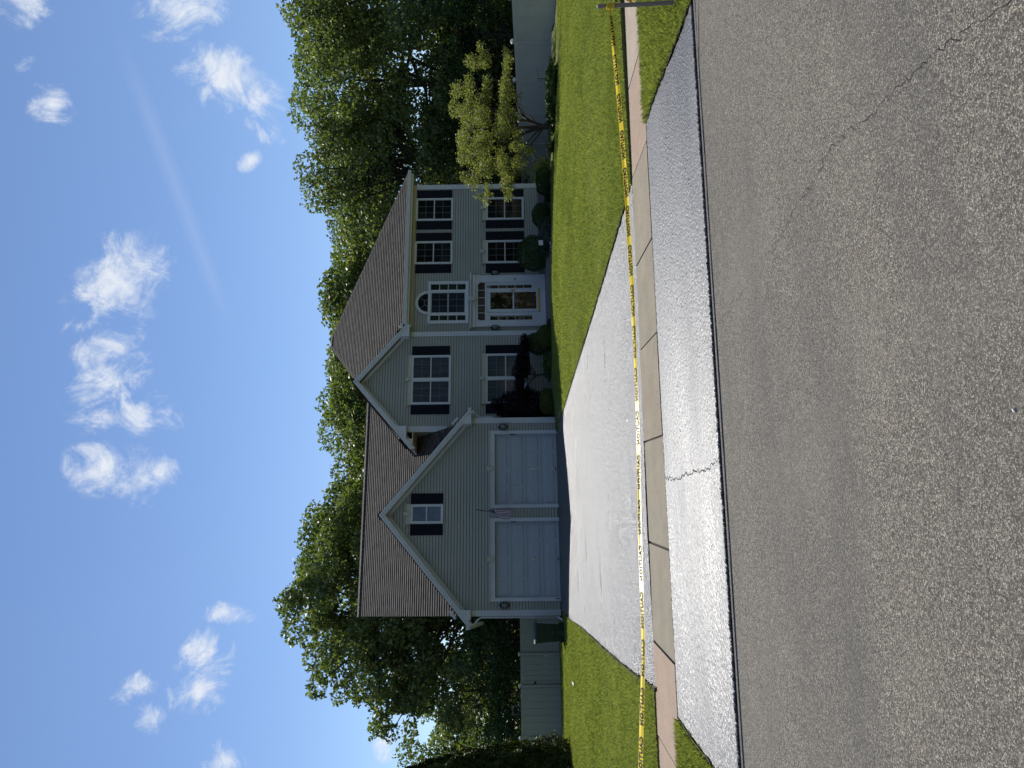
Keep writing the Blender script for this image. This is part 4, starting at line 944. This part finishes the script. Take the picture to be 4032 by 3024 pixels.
for pts, r in [([B0,(15.55,-3.3,.75),(15.42,-3.3,1.05),(15.30,-3.2,1.35),(15.0,-3.1,2.0),(14.8,-3,2.6)],.07),([B0,(15.60,-3.4,.8),(15.54,-3.5,1.4),(15.5,-3.5,2.2),(15.6,-3.4,3.0)],.06),([B0,(15.85,-3.3,.62),(15.95,-3.3,1.0),(16.05,-3.2,1.6),(16.2,-3.1,2.4),(16.4,-3.1,3.0)],.07),
               ([(15.9,-3.3,.7),(16.15,-3.3,1.05),(16.6,-3.3,1.2),(17.1,-3.3,1.25),(17.7,-3.3,1.4),(18.5,-3.3,1.6)],.04),([(15.95,-3.3,.85),(16.4,-3.4,1.15),(17.0,-3.5,1.35),(17.6,-3.5,1.5)],.032),([(15.85,-3.3,.6),(16.1,-3.3,.75),(16.3,-3.3,1.0),(16.9,-3.2,1.2)],.03),
               ([B0,(15.4,-3.35,.6),(15.1,-3.4,.8),(14.85,-3.4,1.05),(14.5,-3.4,1.4)],.035),([B0,(15.35,-3.3,.5),(15.0,-3.3,.75),(14.6,-3.3,1.1),(14.0,-3.3,1.6),(13.2,-3.2,1.8)],.032),([(15.42,-3.3,1.05),(15.0,-3.4,1.5),(14.3,-3.4,2.0),(13.4,-3.4,2.3)],.035),
               ([(16.05,-3.2,1.6),(16.6,-3.2,2.2),(17.3,-3.2,2.6),(18.2,-3.2,2.85)],.035),([(15.5,-3.5,2.2),(15.2,-3.6,2.7),(14.8,-3.6,3.1)],.025),([(15.0,-3.1,2.0),(14.4,-3.2,2.5),(13.7,-3.2,2.9)],.025)]:
    n_ = len(pts); mb.tube(pts, [r*(1-.8*i/(n_-1)) for i in range(n_)], 6)
mb.build('trunk', bark, orn)

# ------------------------------------------------------------------ shrubs
def shrub(name, x, y, z0, z1, rx, label, m, size=.04, n=9000, flat=.0, lumps=.05, ry=None, boxy=2.0, core=None, cat='shrub', group=None):
    rng = np.random.default_rng(int(abs(x*131+y*17+z1*7)*10) % 99991); ry = ry or rx
    d = rng.normal(size=(n, 3)); d /= np.linalg.norm(d, axis=1)[:, None]
    sup = (np.abs(d)**boxy).sum(1)**(-1/boxy); ph = rng.random(4)*6.28
    r = sup*(1+lumps*np.sin(d[:, 0]*7+ph[0])*np.sin(d[:, 2]*7+ph[1])+lumps*np.sin(d[:, 1]*11+ph[2]))*(1-.12*rng.random(n)**2)
    h = (z1-z0)/2; P = d*r[:, None]*np.array([rx, ry, h])+np.array([0, 0, h])
    me = leafmesh(name, P, rng.uniform(.6, 1.4, n)*size, m, d*1.2, .9, .6, rng)
    o = bpy.data.objects.new(name, me); C.objects.link(o); o.location = (x, y, z0); tag(o, label, cat, group)
    return o
BOX = 'clipped shrubs along the house front'
shrub('boxwood', 15.88, .3, -.12, .49, .54, 'dark clipped round shrub at the right corner of the house', leaf_box, group=BOX, boxy=2.8)
shrub('boxwood', 14.32, .3, -.10, .68, .48, 'dark clipped round shrub below the right-hand ground floor window', leaf_box, group=BOX)
shrub('boxwood', 12.73, .3, -.05, 1.27, .66, 'largest dark green ball shrub, right of the front step, covering a window corner', leaf_box, n=16000, group=BOX)
shrub('boxwood', 9.20, .5, -.05, 1.03, .42, 'dark green shrub half hidden behind the golden one, left of the front step', leaf_box, group=BOX)
shrub('golden_shrub', 9.22, -.1, -.05, .61, .43, 'olive-gold clipped ball shrub left of the front step', leaf_yew, group=BOX, n=12000)
shrub('boxwood', 6.80, -.2, -.08, .55, .43, 'dark clipped ball shrub beside the garage corner', leaf_yew, group=BOX, n=12000, boxy=2.6)
shrub('purple_shrub', 6.88, .55, 0, 2.15, .52, 'tall near-black purple shrub against the wall beside the garage', leaf_pur, .06, 14000, lumps=.14, ry=.45, core=None)
shrub('grey_shrub', 13.15, -.35, -.06, .44, .62, 'low loose grey-green shrub under the window right of the big ball', leaf_grey, .05, 5000, lumps=.25, ry=.35)
shrub('low_shrub', 8.15, -.05, -.05, .36, .42, 'small dark leafy plant under the purple maple', leaf_box, .06, 2500, lumps=.3)
shrub('yellow_shrub', 19.8, 6.0, -.45, .46, .62, 'loose bright yellow-green bush behind the right house corner', leaf_yel, .06, 4000, lumps=.3)
shrub('juniper', 16.55, -3.75, -.25, .20, 1.10, 'low spreading dark evergreen at the foot of the ornamental tree', leaf_box, .07, 12000, lumps=.2, ry=.5, boxy=2.4)
# purple weeping maple
pm = empty('purple_maple', (7.94,.3,-.03), 'purple-black weeping maple in front of the ground floor double window', 'tree')
rng = np.random.default_rng(71); TL = []
for i in range(46):
    x = rng.uniform(-.95, 1.35); e_ = 1-abs(x-.1)/1.5; TL.append((x, rng.uniform(-.4, .35), 1.18+.25*e_*rng.uniform(-.9, 1.1)-.10*abs(x), rng.uniform(.14, .26), .22, rng.uniform(.10, .17)))
P, Nn = lobes_points(TL, 9000, rng, .5); me = leafmesh('crown', P, rng.uniform(.5, 1.3, len(P))*.07, leaf_pur, Nn*.3, 1, .4, rng)
c = bpy.data.objects.new('crown', me); C.objects.link(c); c.parent = pm
mb = MB(); mb.tube([(7.94,.3,-.05),(7.97,.3,.3),(7.9,.28,.62),(8.0,.3,.95)], [.045,.04,.04,.025], 7)
for dx in (-.8, -.4, .5, 1.1): mb.tube([(7.93,.3,.62),(7.94+dx*.5,.3,.98),(7.94+dx,.3,1.15)], [.022,.016,.008], 5)
mb.build('trunk', bark, pm)
# blades: ornamental grasses
def tuft(name, x, y, z, n, h, sp, m, label, w=.012, droop=.7):
    rng = np.random.default_rng(int(x*100)); mb = MB()
    for i in range(n):
        a = rng.uniform(0, 6.28); l = h*rng.uniform(.6, 1.1); s_ = sp*rng.uniform(.3, 1); b = Vector((rng.uniform(-.12, .12), rng.uniform(-.12, .12), 0))
        pts = []
        for k in range(6):
            f = k/5; pts.append(b+Vector((math.cos(a)*s_*f**1.4, math.sin(a)*s_*f**1.4, l*(f-droop*f**3*.8))))
        t = Vector((-math.sin(a), math.cos(a), 0))*w
        for k in range(5):
            w0, w1 = 1-k/5*.8, 1-(k+1)/5*.9; mb.face([pts[k]-t*w0, pts[k]+t*w0, pts[k+1]+t*w1, pts[k+1]-t*w1])
    o = mb.build(name, m); o.location = (x, y, z); return tag(o, label, 'ornamental grass')
tuft('ornamental_grass', 14.85, -3.45, -.15, 260, .72, .75, leaf_box, 'arching dark ornamental grass left of the ornamental tree trunk')
tuft('ornamental_grass', 14.95, .1, -.1, 120, .6, .45, leaf_box, 'spiky dark grass clump between the two right-hand clipped shrubs')
# evergreen hedge at the photo's left edge
def arbor(x, y, z, h, r, label, seed):
    rng = np.random.default_rng(seed); o = empty('arborvitae', (x, y, z), label, 'evergreen', 'evergreen hedge by the left lawn'); n = 60000
    t = rng.random(n)**.8; a = rng.uniform(0, 6.28, n); prof = np.where(t < .12, .8+t*1.6, (1-(t-.12)/.88)**.62)
    lump = 1+.13*np.sin(a*5+t*18+seed)+.10*np.sin(a*9-t*31)+.08*np.sin(t*70+a*3)
    rr = r*prof*lump*(1-.18*rng.random(n)**2); P = np.stack([np.cos(a)*rr, np.sin(a)*rr, t*h+rng.normal(size=n)*.02], 1)
    nr = np.stack([np.cos(a), np.sin(a), .5+0*a], 1)
    me = leafmesh('foliage', P, rng.uniform(.6, 1.4, n)*.085, leaf_arb, nr, .8, .5, rng)
    c = bpy.data.objects.new('foliage', me); C.objects.link(c); c.parent = o
    mb = MB(); mb.tube([(0,0,-.1),(0,0,h*.5),(0,0,h*.9)], [.08,.06,.02], 6); s = mb.build('trunk', bark); s.parent = o; return o
arbor(-4.55,-2.0,-.22,5.2,.92,'nearest evergreen column of the hedge, cut by the photo edge',81)
arbor(-5.05,-.6,-.28,5.6,.95,'second evergreen column of the hedge, just behind the nearest',82)
arbor(-5.5,.9,-.3,5.6,.95,'farthest evergreen column of the hedge towards the left fence',83)
arbor(-5.2,-3.6,-.2,5.0,.9,'evergreen column outside the left of the hedge, nearest the street',84)

# ------------------------------------------------------------------ fences
def panel_x(mb, x0, x1, y, z0, z1, step=.29):
    mb.box(x0, y-.02, z0+.04, x1, y+.02, z0+.17); mb.box(x0, y-.02, z1-.17, x1, y+.02, z1-.02)
    n = max(1, round((x1-x0)/step)); w = (x1-x0)/n
    for i in range(n): mb.box(x0+i*w+.004, y-.008, z0+.17, x0+(i+1)*w-.004, y+.008, z1-.17)
fL = empty('privacy_fence', (-3,9.8,-.5), 'tan-grey privacy fence with a gate between garage corner and hedge', 'fence')
for x0, x1 in ((-1.90,-.29),(-5.28,-3.36)):
    mb = MB(); panel_x(mb, x0, x1, 9.8, -.5, 1.36); mb.build('fence_panel', fence_t, fL)
for x in (-1.97,-3.28,-5.36):
    mb = MB(); mb.box(x-.065, 9.73, -.6, x+.065, 9.87, 1.38); mb.build('fence_post', fence_t, fL); mb = MB(); mb.box(x-.085, 9.71, 1.382, x+.085, 9.89, 1.41); mb.prism([(x-.08,1.411),(x+.08,1.411),(x,1.45)], 'y', 9.72, 9.88); mb.build('post_cap', white, fL)
mb = MB(); mb.box(-3.19,9.77,-.42,-3.08,9.83,1.34); mb.box(-2.16,9.77,-.42,-2.05,9.83,1.34); mb.box(-3.08,9.77,-.42,-2.16,9.83,-.28); mb.box(-3.08,9.77,1.18,-2.16,9.83,1.34)
for i in range(4): mb.box(-3.08+.23*i+.004,9.79,-.28,-3.08+.23*(i+1)-.004,9.81,1.18)
gt = mb.build('gate', fence_t, fL); mb = MB(); mb.box(-3.20,9.74,.66,-3.10,9.765,.76); mb.build('latch', black, gt)
f2 = empty('privacy_fence', (-6.3,13,-.4), 'short lower fence length set back behind the left end post', 'fence'); mb = MB(); panel_x(mb, -8.2, -5.5, 13.0, -.25, 1.2); mb.build('fence_panel', fence_t, f2)
fR = empty('privacy_fence', (23,4,-.6), 'long white privacy fence along the right side of the lawn', 'fence')
zt = lambda y: 1.34-.031*(y+1.3); zb = lambda y: zt(y)-1.85
YP = [-6.2,-3.75,-1.40+.0,.95,3.35,5.82,8.25,10.7,13.1]
YP[2] = -1.45
for a_, b_ in zip(YP, YP[1:]):
    mb = MB(); 
    def qd(x0, x1, ya, yb_, za0, za1, zb0, zb1):
        P8 = [(x0,ya,za0),(x1,ya,za0),(x1,yb_,zb0),(x0,yb_,zb0),(x0,ya,za1),(x1,ya,za1),(x1,yb_,zb1),(x0,yb_,zb1)]
        for q in ((0,3,2,1),(4,5,6,7),(0,1,5,4),(1,2,6,5),(2,3,7,6),(3,0,4,7)): mb.face([P8[j] for j in q])
    qd(22.97,23.03,a_,b_,zt(a_)-.16,zt(a_),zt(b_)-.16,zt(b_)); qd(22.97,23.03,a_,b_,zb(a_)+.06,zb(a_)+.18,zb(b_)+.06,zb(b_)+.18)
    n_ = 14
    for i in range(n_):
        ya, yb_ = a_+(b_-a_)*i/n_+.002, a_+(b_-a_)*(i+1)/n_-.002; qd(22.99,23.01,ya,yb_,zb(ya)+.18,zt(ya)-.16,zb(yb_)+.18,zt(yb_)-.16)
    mb.build('fence_panel', fence_w, fR)
for y in YP:
    mb = MB(); mb.box(22.935,y-.065,zb(y)-.1,23.065,y+.065,zt(y)+.03); mb.build('fence_post', fence_w, fR)
    mb = MB(); mb.box(22.94,y-.06,zt(y)+.031,23.06,y+.06,zt(y)+.05); mb.tube([(23,y,zt(y)+.05),(23,y,zt(y)+.09),(23,y,zt(y)+.13),(23,y,zt(y)+.145)], [.11,.11,.08,.02], 12); mb.build('post_cap', white, fR)

# ------------------------------------------------------------------ wheeled bin
bn = empty('wheelie_bin', (-.80,-.64,-.14), 'green wheeled rubbish bin with a domed lid at the left garage corner', 'rubbish bin')
def taper(mb, x, y, z0, z1, w0, d0, w1, d1, m=0):
    a = [(x-w0,y-d0,z0),(x+w0,y-d0,z0),(x+w0,y+d0,z0),(x-w0,y+d0,z0),(x-w1,y-d1,z1),(x+w1,y-d1,z1),(x+w1,y+d1,z1),(x-w1,y+d1,z1)]
    for q in ((0,3,2,1),(4,5,6,7),(0,1,5,4),(1,2,6,5),(2,3,7,6),(3,0,4,7)): mb.face([a[j] for j in q], m)
bx, by, bz = -.80, -.64, -.14
mb = MB(); taper(mb, bx, by, bz+.03, bz+.62, .235, .27, .27, .33); taper(mb, bx, by, bz+.621, bz+.95, .27, .33, .29, .37); taper(mb, bx, by, bz+.80, bz+.84, .30, .38, .30, .38)
mb.box(bx-.07, by-.335, bz+.08, bx+.07, by-.26, bz+.36); mb.box(bx-.075, by-.345, bz+.42, bx+.075, by-.28, bz+.50)
for k in range(7): mb.box(bx-.20+.06*k, by-.385, bz+.86, bx-.175+.06*k, by-.36, bz+.98)
mb.box(bx-.31, by-.40, bz+.95, bx+.31, by+.38, bz+.985)
mb.build('body', bin_g, bn)
mb = MB()
for i in range(8):
    t0, t1 = PI*i/8, PI*(i+1)/8; X0 = lambda t: -math.cos(t)*.40; Z0 = lambda t: math.sin(t)**.8*.075 if 0 < t < PI-1e-6 else 0
    mb.face([(bx-.315,by+X0(t0),bz+.99+Z0(t0)),(bx+.315,by+X0(t0),bz+.99+Z0(t0)),(bx+.315,by+X0(t1),bz+.99+Z0(t1)),(bx-.315,by+X0(t1),bz+.99+Z0(t1))])
mb.face([(bx-.315,by-math.cos(PI*i/8)*.40,bz+.99+(math.sin(PI*i/8)**.8*.075 if 0<i<8 else 0)) for i in range(9)]); mb.face([(bx+.315,by-math.cos(PI*i/8)*.40,bz+.99+(math.sin(PI*i/8)**.8*.075 if 0<i<8 else 0)) for i in range(9)])
mb.build('lid', bin_l, bn)
mb = MB(); mb.tube([(bx+.31,by+.36,bz+.96),(bx+.37,by+.38,bz+.99),(bx+.37,by+.30,bz+1.0)], .018, 6); mb.tube([(bx-.30,by+.42,bz+.98),(bx+.30,by+.42,bz+.98)], .018, 6); mb.build('handle', bin_g, bn)
for sx in (-1, 1): mb = MB(); mb.tube([(bx+sx*.24,by+.30,bz+.13),(bx+sx*.30,by+.30,bz+.13)], .13, 14); mb.build('wheel', black, bn)

# ------------------------------------------------------------------ small yard things
hk = empty('shepherd_hook', (17.16,-3.9,-.2), 'thin black garden hook with a curl, in front of the right fence', 'garden hook')
mb = MB(); mb.tube([(17.16,-3.9,-.25),(17.16,-3.9,.49)], .011, 6); mb.build('post', iron, hk)
mb = MB(); mb.tube([(17.16,-3.9,.485),(17.55,-3.9,.49),(17.57,-3.9,.53)], .009, 6); mb.tube([(17.16,-3.9,.49),(17.10,-3.9,.49),(17.06,-3.9,.45),(17.07,-3.9,.40),(17.11,-3.9,.385),(17.13,-3.9,.42),(17.10,-3.9,.44)], .008, 6); mb.build('arm', iron, hk)
ln = empty('garden_lantern', (12.61,-.75,-.03), 'small white square lantern panel among the grey-green shrub', 'lantern')
mb = MB(); mb.box(12.50,-.78,.30,12.735,-.74,.32); mb.box(12.50,-.78,.49,12.735,-.74,.51); mb.box(12.49,-.78,.30,12.51,-.74,.51); mb.box(12.725,-.78,.30,12.745,-.74,.51); mb.tube([(12.61,-.76,-.05),(12.61,-.76,.30)], .012, 5); mb.build('frame', black, ln)
mb = MB(); mb.box(12.515,-.77,.325,12.72,-.75,.485); mb.build('panel', white, ln)
mb = MB()
for k in range(9): mb.box(12.2+.05*k+.02*math.sin(k*5),-1.0+.1*math.sin(k*3),.02+.05*abs(math.sin(k*2)),12.22+.05*k+.02*math.sin(k*5),-.98+.1*math.sin(k*3),.055+.05*abs(math.sin(k*2)))
tag(mb.build('white_flowers', white), 'few tiny white blossoms in front of the grey-green shrub', 'flowers')
mb = MB(); mb.face([(-1.95,-5.1,lawn_z(-1.95,-5.1)+.05),(-1.87,-5.15,lawn_z(-1.9,-5.1)+.06),(-1.85,-5.0,lawn_z(-1.9,-5.1)+.09),(-1.93,-4.98,lawn_z(-1.9,-5.1)+.07)])
tag(mb.build('paper_scrap', white), 'scrap of white paper lying on the left lawn', 'litter')
mb = MB(); mb.tube([(.456,-22.92,-.249),(.460,-22.92,-.245),(.464,-22.92,-.243)], [.005,.004,.002], 6); tag(mb.build('pebble', white), 'small white pebble lying on the street asphalt', 'pebble')
bf = empty('bird_feeder', (-4.67,13.5,-.5), 'small brown framed box on a pole showing over the left fence', 'bird feeder')
mb = MB(); mb.box(-4.88,13.45,1.40,-4.84,13.6,1.72); mb.box(-4.50,13.45,1.40,-4.46,13.6,1.72); mb.box(-4.88,13.44,1.72,-4.46,13.62,1.76); mb.box(-4.88,13.45,1.36,-4.46,13.6,1.40); mb.build('frame', wood, bf)
mb = MB(); mb.tube([(-4.67,13.52,-.6),(-4.67,13.52,1.36)], .025, 6); mb.build('pole', wood, bf)

# ------------------------------------------------------------------ stake and caution tape
sk = empty('wooden_stake', (5.27,-19.6,-.15), 'grey wooden stake holding the caution tape in the grass at the right edge', 'stake')
mb = MB(); a0, a1 = Vector((5.27,-19.6,-.16)), Vector((5.24,-19.6,.55)); d = (a1-a0); 
def board(mb, a0, a1, w, t): mb.face([a0+Vector((-w,-t,0)), a0+Vector((w,-t,0)), a1+Vector((w,-t,0)), a1+Vector((-w,-t,0))]); mb.face([a0+Vector((w,-t,0)), a0+Vector((w,t,0)), a1+Vector((w,t,0)), a1+Vector((w,-t,0))]); mb.face([a0+Vector((w,t,0)), a0+Vector((-w,t,0)), a1+Vector((-w,t,0)), a1+Vector((w,t,0))]); mb.face([a0+Vector((-w,t,0)), a0+Vector((-w,-t,0)), a1+Vector((-w,-t,0)), a1+Vector((-w,t,0))])
board(mb, a0, a1, .0175, .010); mb.build('shaft', wood, sk)
mb = MB(); board(mb, a1-Vector((0,0,.004)), a1+Vector((0,0,.006)), .0178, .0102); mb.face([a1+Vector((-.0178,-.0102,.006)), a1+Vector((.0178,-.0102,.006)), a1+Vector((.0178,.0102,.006)), a1+Vector((-.0178,.0102,.006))]); mb.build('cut_end', wood_l, sk)
TP = [Vector(p) for p in [(5.25, -19.6, 0.435),(4.4, -19.38, 0.37),(3.52, -19.31, 0.34),(2.72, -19.23, 0.33),(1.99, -19.16, 0.33),(1.23, -19.07, 0.33),(0.28, -18.95, 0.35),(-0.44, -18.86, 0.36),(-1.27, -18.73, 0.41),(-1.89, -18.64, 0.44),(-2.51, -18.55, 0.47000000000000003)]]
def tape_pt(s):      # s metres from the stake
    for a, b in zip(TP, TP[1:]):
        l = (b-a).length
        if s <= l: return a.lerp(b, s/l), (b-a).normalized()
        s -= l
    return TP[-1], (TP[-1]-TP[-2]).normalized()
TL_ = sum((b-a).length for a, b in zip(TP, TP[1:]))
def tw(s):           # lean of the tape's width above the horizontal, radians
    return math.radians(20+7*math.sin(s*1.1+.6)+3*math.sin(s*3.1) + 60*max(0, 1-s/.5) + 8*math.sin(s*.6))
def wdir(s):
    p, d = tape_pt(s); away = Vector((-d.y, d.x, 0)).normalized()
    if away.y < 0: away = -away
    return (away*math.cos(tw(s)) + Vector((0,0,1))*math.sin(tw(s))).normalized()
TW = .062
def tpos(s, q):      # q in -0.5..0.5 across the tape, with a shallow fold
    p, d = tape_pt(s); w = wdir(s); n_ = d.cross(w).normalized()
    if n_.y > 0: n_ = -n_
    tight = min(1, .25+s/.6)
    return p + w*q*TW*tight + n_*(.003*math.cos(q*6.28)*math.sin(s*2.3+.5)) , n_
tape = empty('caution_tape', (1.9,-19,.3), 'yellow caution tape stretched low across the driveway, its lettering seen in reverse', 'barrier tape')
mb = MB(); ns = int(TL_/.04)
for i in range(ns):
    for k in range(6):
        s0, s1, q0, q1 = TL_*i/ns, TL_*(i+1)/ns, k/6-.5, (k+1)/6-.5
        mb.face([tpos(s0,q0)[0], tpos(s1,q0)[0], tpos(s1,q1)[0], tpos(s0,q1)[0]])
mb.build('ribbon', tape_m, tape, smooth=True)
# knot and loose end at the stake
mb = MB(); random.seed(5)
for k in range(5):
    z = .41+.012*k; r_ = .026+.004*random.random()
    mb.tube([(5.245+r_*math.cos(t), -19.6+r_*.8*math.sin(t), z+.008*math.sin(t+k)) for t in lin(0, 6.28, 11)], .0075, 5, 0, False)
mb.build('knot', tape_m, tape)
mb = MB(); pts = [Vector(p) for p in [(5.262,-19.6,.42),(5.31,-19.62,.36),(5.33,-19.60,.28),(5.30,-19.59,.22),(5.34,-19.60,.17)]]
for a, b in zip(pts, pts[1:]): mb.face([a+Vector((-.02,0,.01)), a+Vector((.022,.01,0)), b+Vector((.022,-.01,0)), b+Vector((-.02,0,.01))])
for k in range(4):
    p = pts[0].lerp(pts[-1], .2+.2*k); mb.face([p+Vector((-.012,-.024,.012)), p+Vector((.014,-.024,.02)), p+Vector((.016,-.024,.005)), p+Vector((-.01,-.024,-.006))], 1)
mb.build('loose_end', [tape_m, tape_k], tape)
# lettering: CAUTION printed on the far side, read backwards from the street
fc = bpy.data.curves.new('caution_text', 'FONT'); fc.body = 'CAUTION'; fc.size = 1.0; fc.offset = .048; fc.resolution_u = 3; fc.space_character = 1.12
fo = bpy.data.objects.new('caution_text', fc); C.objects.link(fo); bpy.context.view_layer.update()
tm = bpy.data.meshes.new_from_object(fo.evaluated_get(bpy.context.evaluated_depsgraph_get()))
tv = [v.co.copy() for v in tm.vertices]; tf = [tuple(p.vertices) for p in tm.polygons]
bpy.data.objects.remove(fo); bpy.data.meshes.remove(tm)
tx0, tx1 = min(v.x for v in tv), max(v.x for v in tv); ty0, ty1 = min(v.y for v in tv), max(v.y for v in tv)
PERIOD, WL, LH = .372, .286, .046
for k in range(int(TL_/PERIOD)+1):
    s0 = .10+k*PERIOD
    if s0+WL > TL_: break
    mb = MB(); base = []
    for v in tv:
        s_ = s0+(v.x-tx0)/(tx1-tx0)*WL; q = ((v.y-ty0)/(ty1-ty0)-.5)*LH/TW
        p, n_ = tpos(s_, q); base.append(tuple(p+n_*.0030))
    mb.v = base; mb.f = tf; mb.mi = [0]*len(tf); mb.uv = [None]*len(tf); mb.build('lettering', tape_k, tape)

# ------------------------------------------------------------------ grass
def blades(name, xf, n, h, w, seed, label=None):
    rng = np.random.default_rng(seed); P = xf(rng, n); n = len(P)
    a = rng.uniform(0, 6.28, n); hh = h*rng.uniform(.5, 1.25, n); ww = w*rng.uniform(.7, 1.3, n)
    t = np.stack([np.cos(a)*ww, np.sin(a)*ww, 0*a], 1); ln_ = rng.normal(size=(n, 2))*.45
    tip = P+np.stack([ln_[:, 0]*hh, ln_[:, 1]*hh, hh], 1); mid = P+np.stack([ln_[:, 0]*hh*.25, ln_[:, 1]*hh*.25, hh*.6], 1)
    V = np.stack([P-t, P+t, mid+t*.7, tip, mid-t*.7], 1).reshape(-1, 3)
    me = bpy.data.meshes.new(name); me.vertices.add(5*n); me.vertices.foreach_set('co', V.ravel().astype(np.float32))
    me.loops.add(5*n); me.loops.foreach_set('vertex_index', np.arange(5*n, dtype=np.int32)); me.polygons.add(n)
    me.polygons.foreach_set('loop_start', np.arange(0, 5*n, 5, dtype=np.int32)); me.polygons.foreach_set('loop_total', np.full(n, 5, dtype=np.int32))
    at = me.attributes.new('rnd', 'FLOAT', 'FACE'); at.data.foreach_set('value', rng.random(n).astype(np.float32))
    me.materials.append(grass_m); me.update(calc_edges=True); o = bpy.data.objects.new(name, me); C.objects.link(o)
    tag(o, label, 'grass', kind='stuff'); return o
LZ = np.vectorize(lawn_z)
def area(x0f, x1f, y0, y1, zf):
    def f(rng, n):
        y = rng.uniform(y0, y1, n); u = rng.random(n); X0 = np.array([x0f(v) for v in y]); X1 = np.array([x1f(v) for v in y]); x = X0+(X1-X0)*u
        keep = y > np.array([swup(v) for v in x])+.0; x, y = x[keep], y[keep]
        return np.stack([x, y, zf(x, y)-.01], 1)
    return f
def vis_r(y): return min(26, max(9.0, .3+(y+25.27)*1.03))
def vis_l(y): return -.14-(y+25.27)*.27
eRj = lambda y: eR(y)+.0; eLj = lambda y: eL(y)-.0
Lw = lambda a, b: 0
blades('lawn_grass', area(eRj, vis_r, -17.6, -13, LZ), 110000, .045, .0032, 1, 'mown grass of the right lawn nearest the sidewalk')
blades('lawn_grass', area(eRj, vis_r, -13, -8, LZ), 110000, .050, .005, 2, 'mown grass in the middle of the right lawn')
blades('lawn_grass', area(eRj, vis_r, -8, -1.8, LZ), 90000, .055, .009, 3, 'mown grass at the back of the right lawn')
blades('lawn_grass', area(vis_l, eLj, -16.8, -11, LZ), 60000, .045, .0035, 4, 'mown grass of the left lawn nearest the sidewalk')
blades('lawn_grass', area(vis_l, eLj, -11, 0, LZ), 90000, .055, .007, 5, 'mown grass of the left lawn up to the bin')
blades('lawn_grass', area(lambda y: -9, lambda y: -.5, 0, 9.5, LZ), 40000, .055, .013, 6, 'mown grass in front of the left fence')
def strip(x0, x1):
    def f(rng, n):
        x = rng.uniform(x0, x1, n); u = rng.random(n); c0 = -19.40-.11*(x-.4)+.03; c1 = -17.78-.085*(x-.7)-.01; y = c0+(c1-c0)*u
        t = np.clip(u/.9, 0, 1); x = np.where(x < 0, x-.42*(1-u)**1.1, x); return np.stack([x, y, -.24+.12*t*t*(3-2*t)], 1)
    return f
blades('verge_grass', strip(5.0, 8.6), 70000, .055, .0030, 7, 'rough grass of the verge at the right, around the stake')
blades('verge_grass', strip(-3.6, -1.12), 60000, .055, .0030, 8, 'rough grass of the verge at the left beyond the apron')
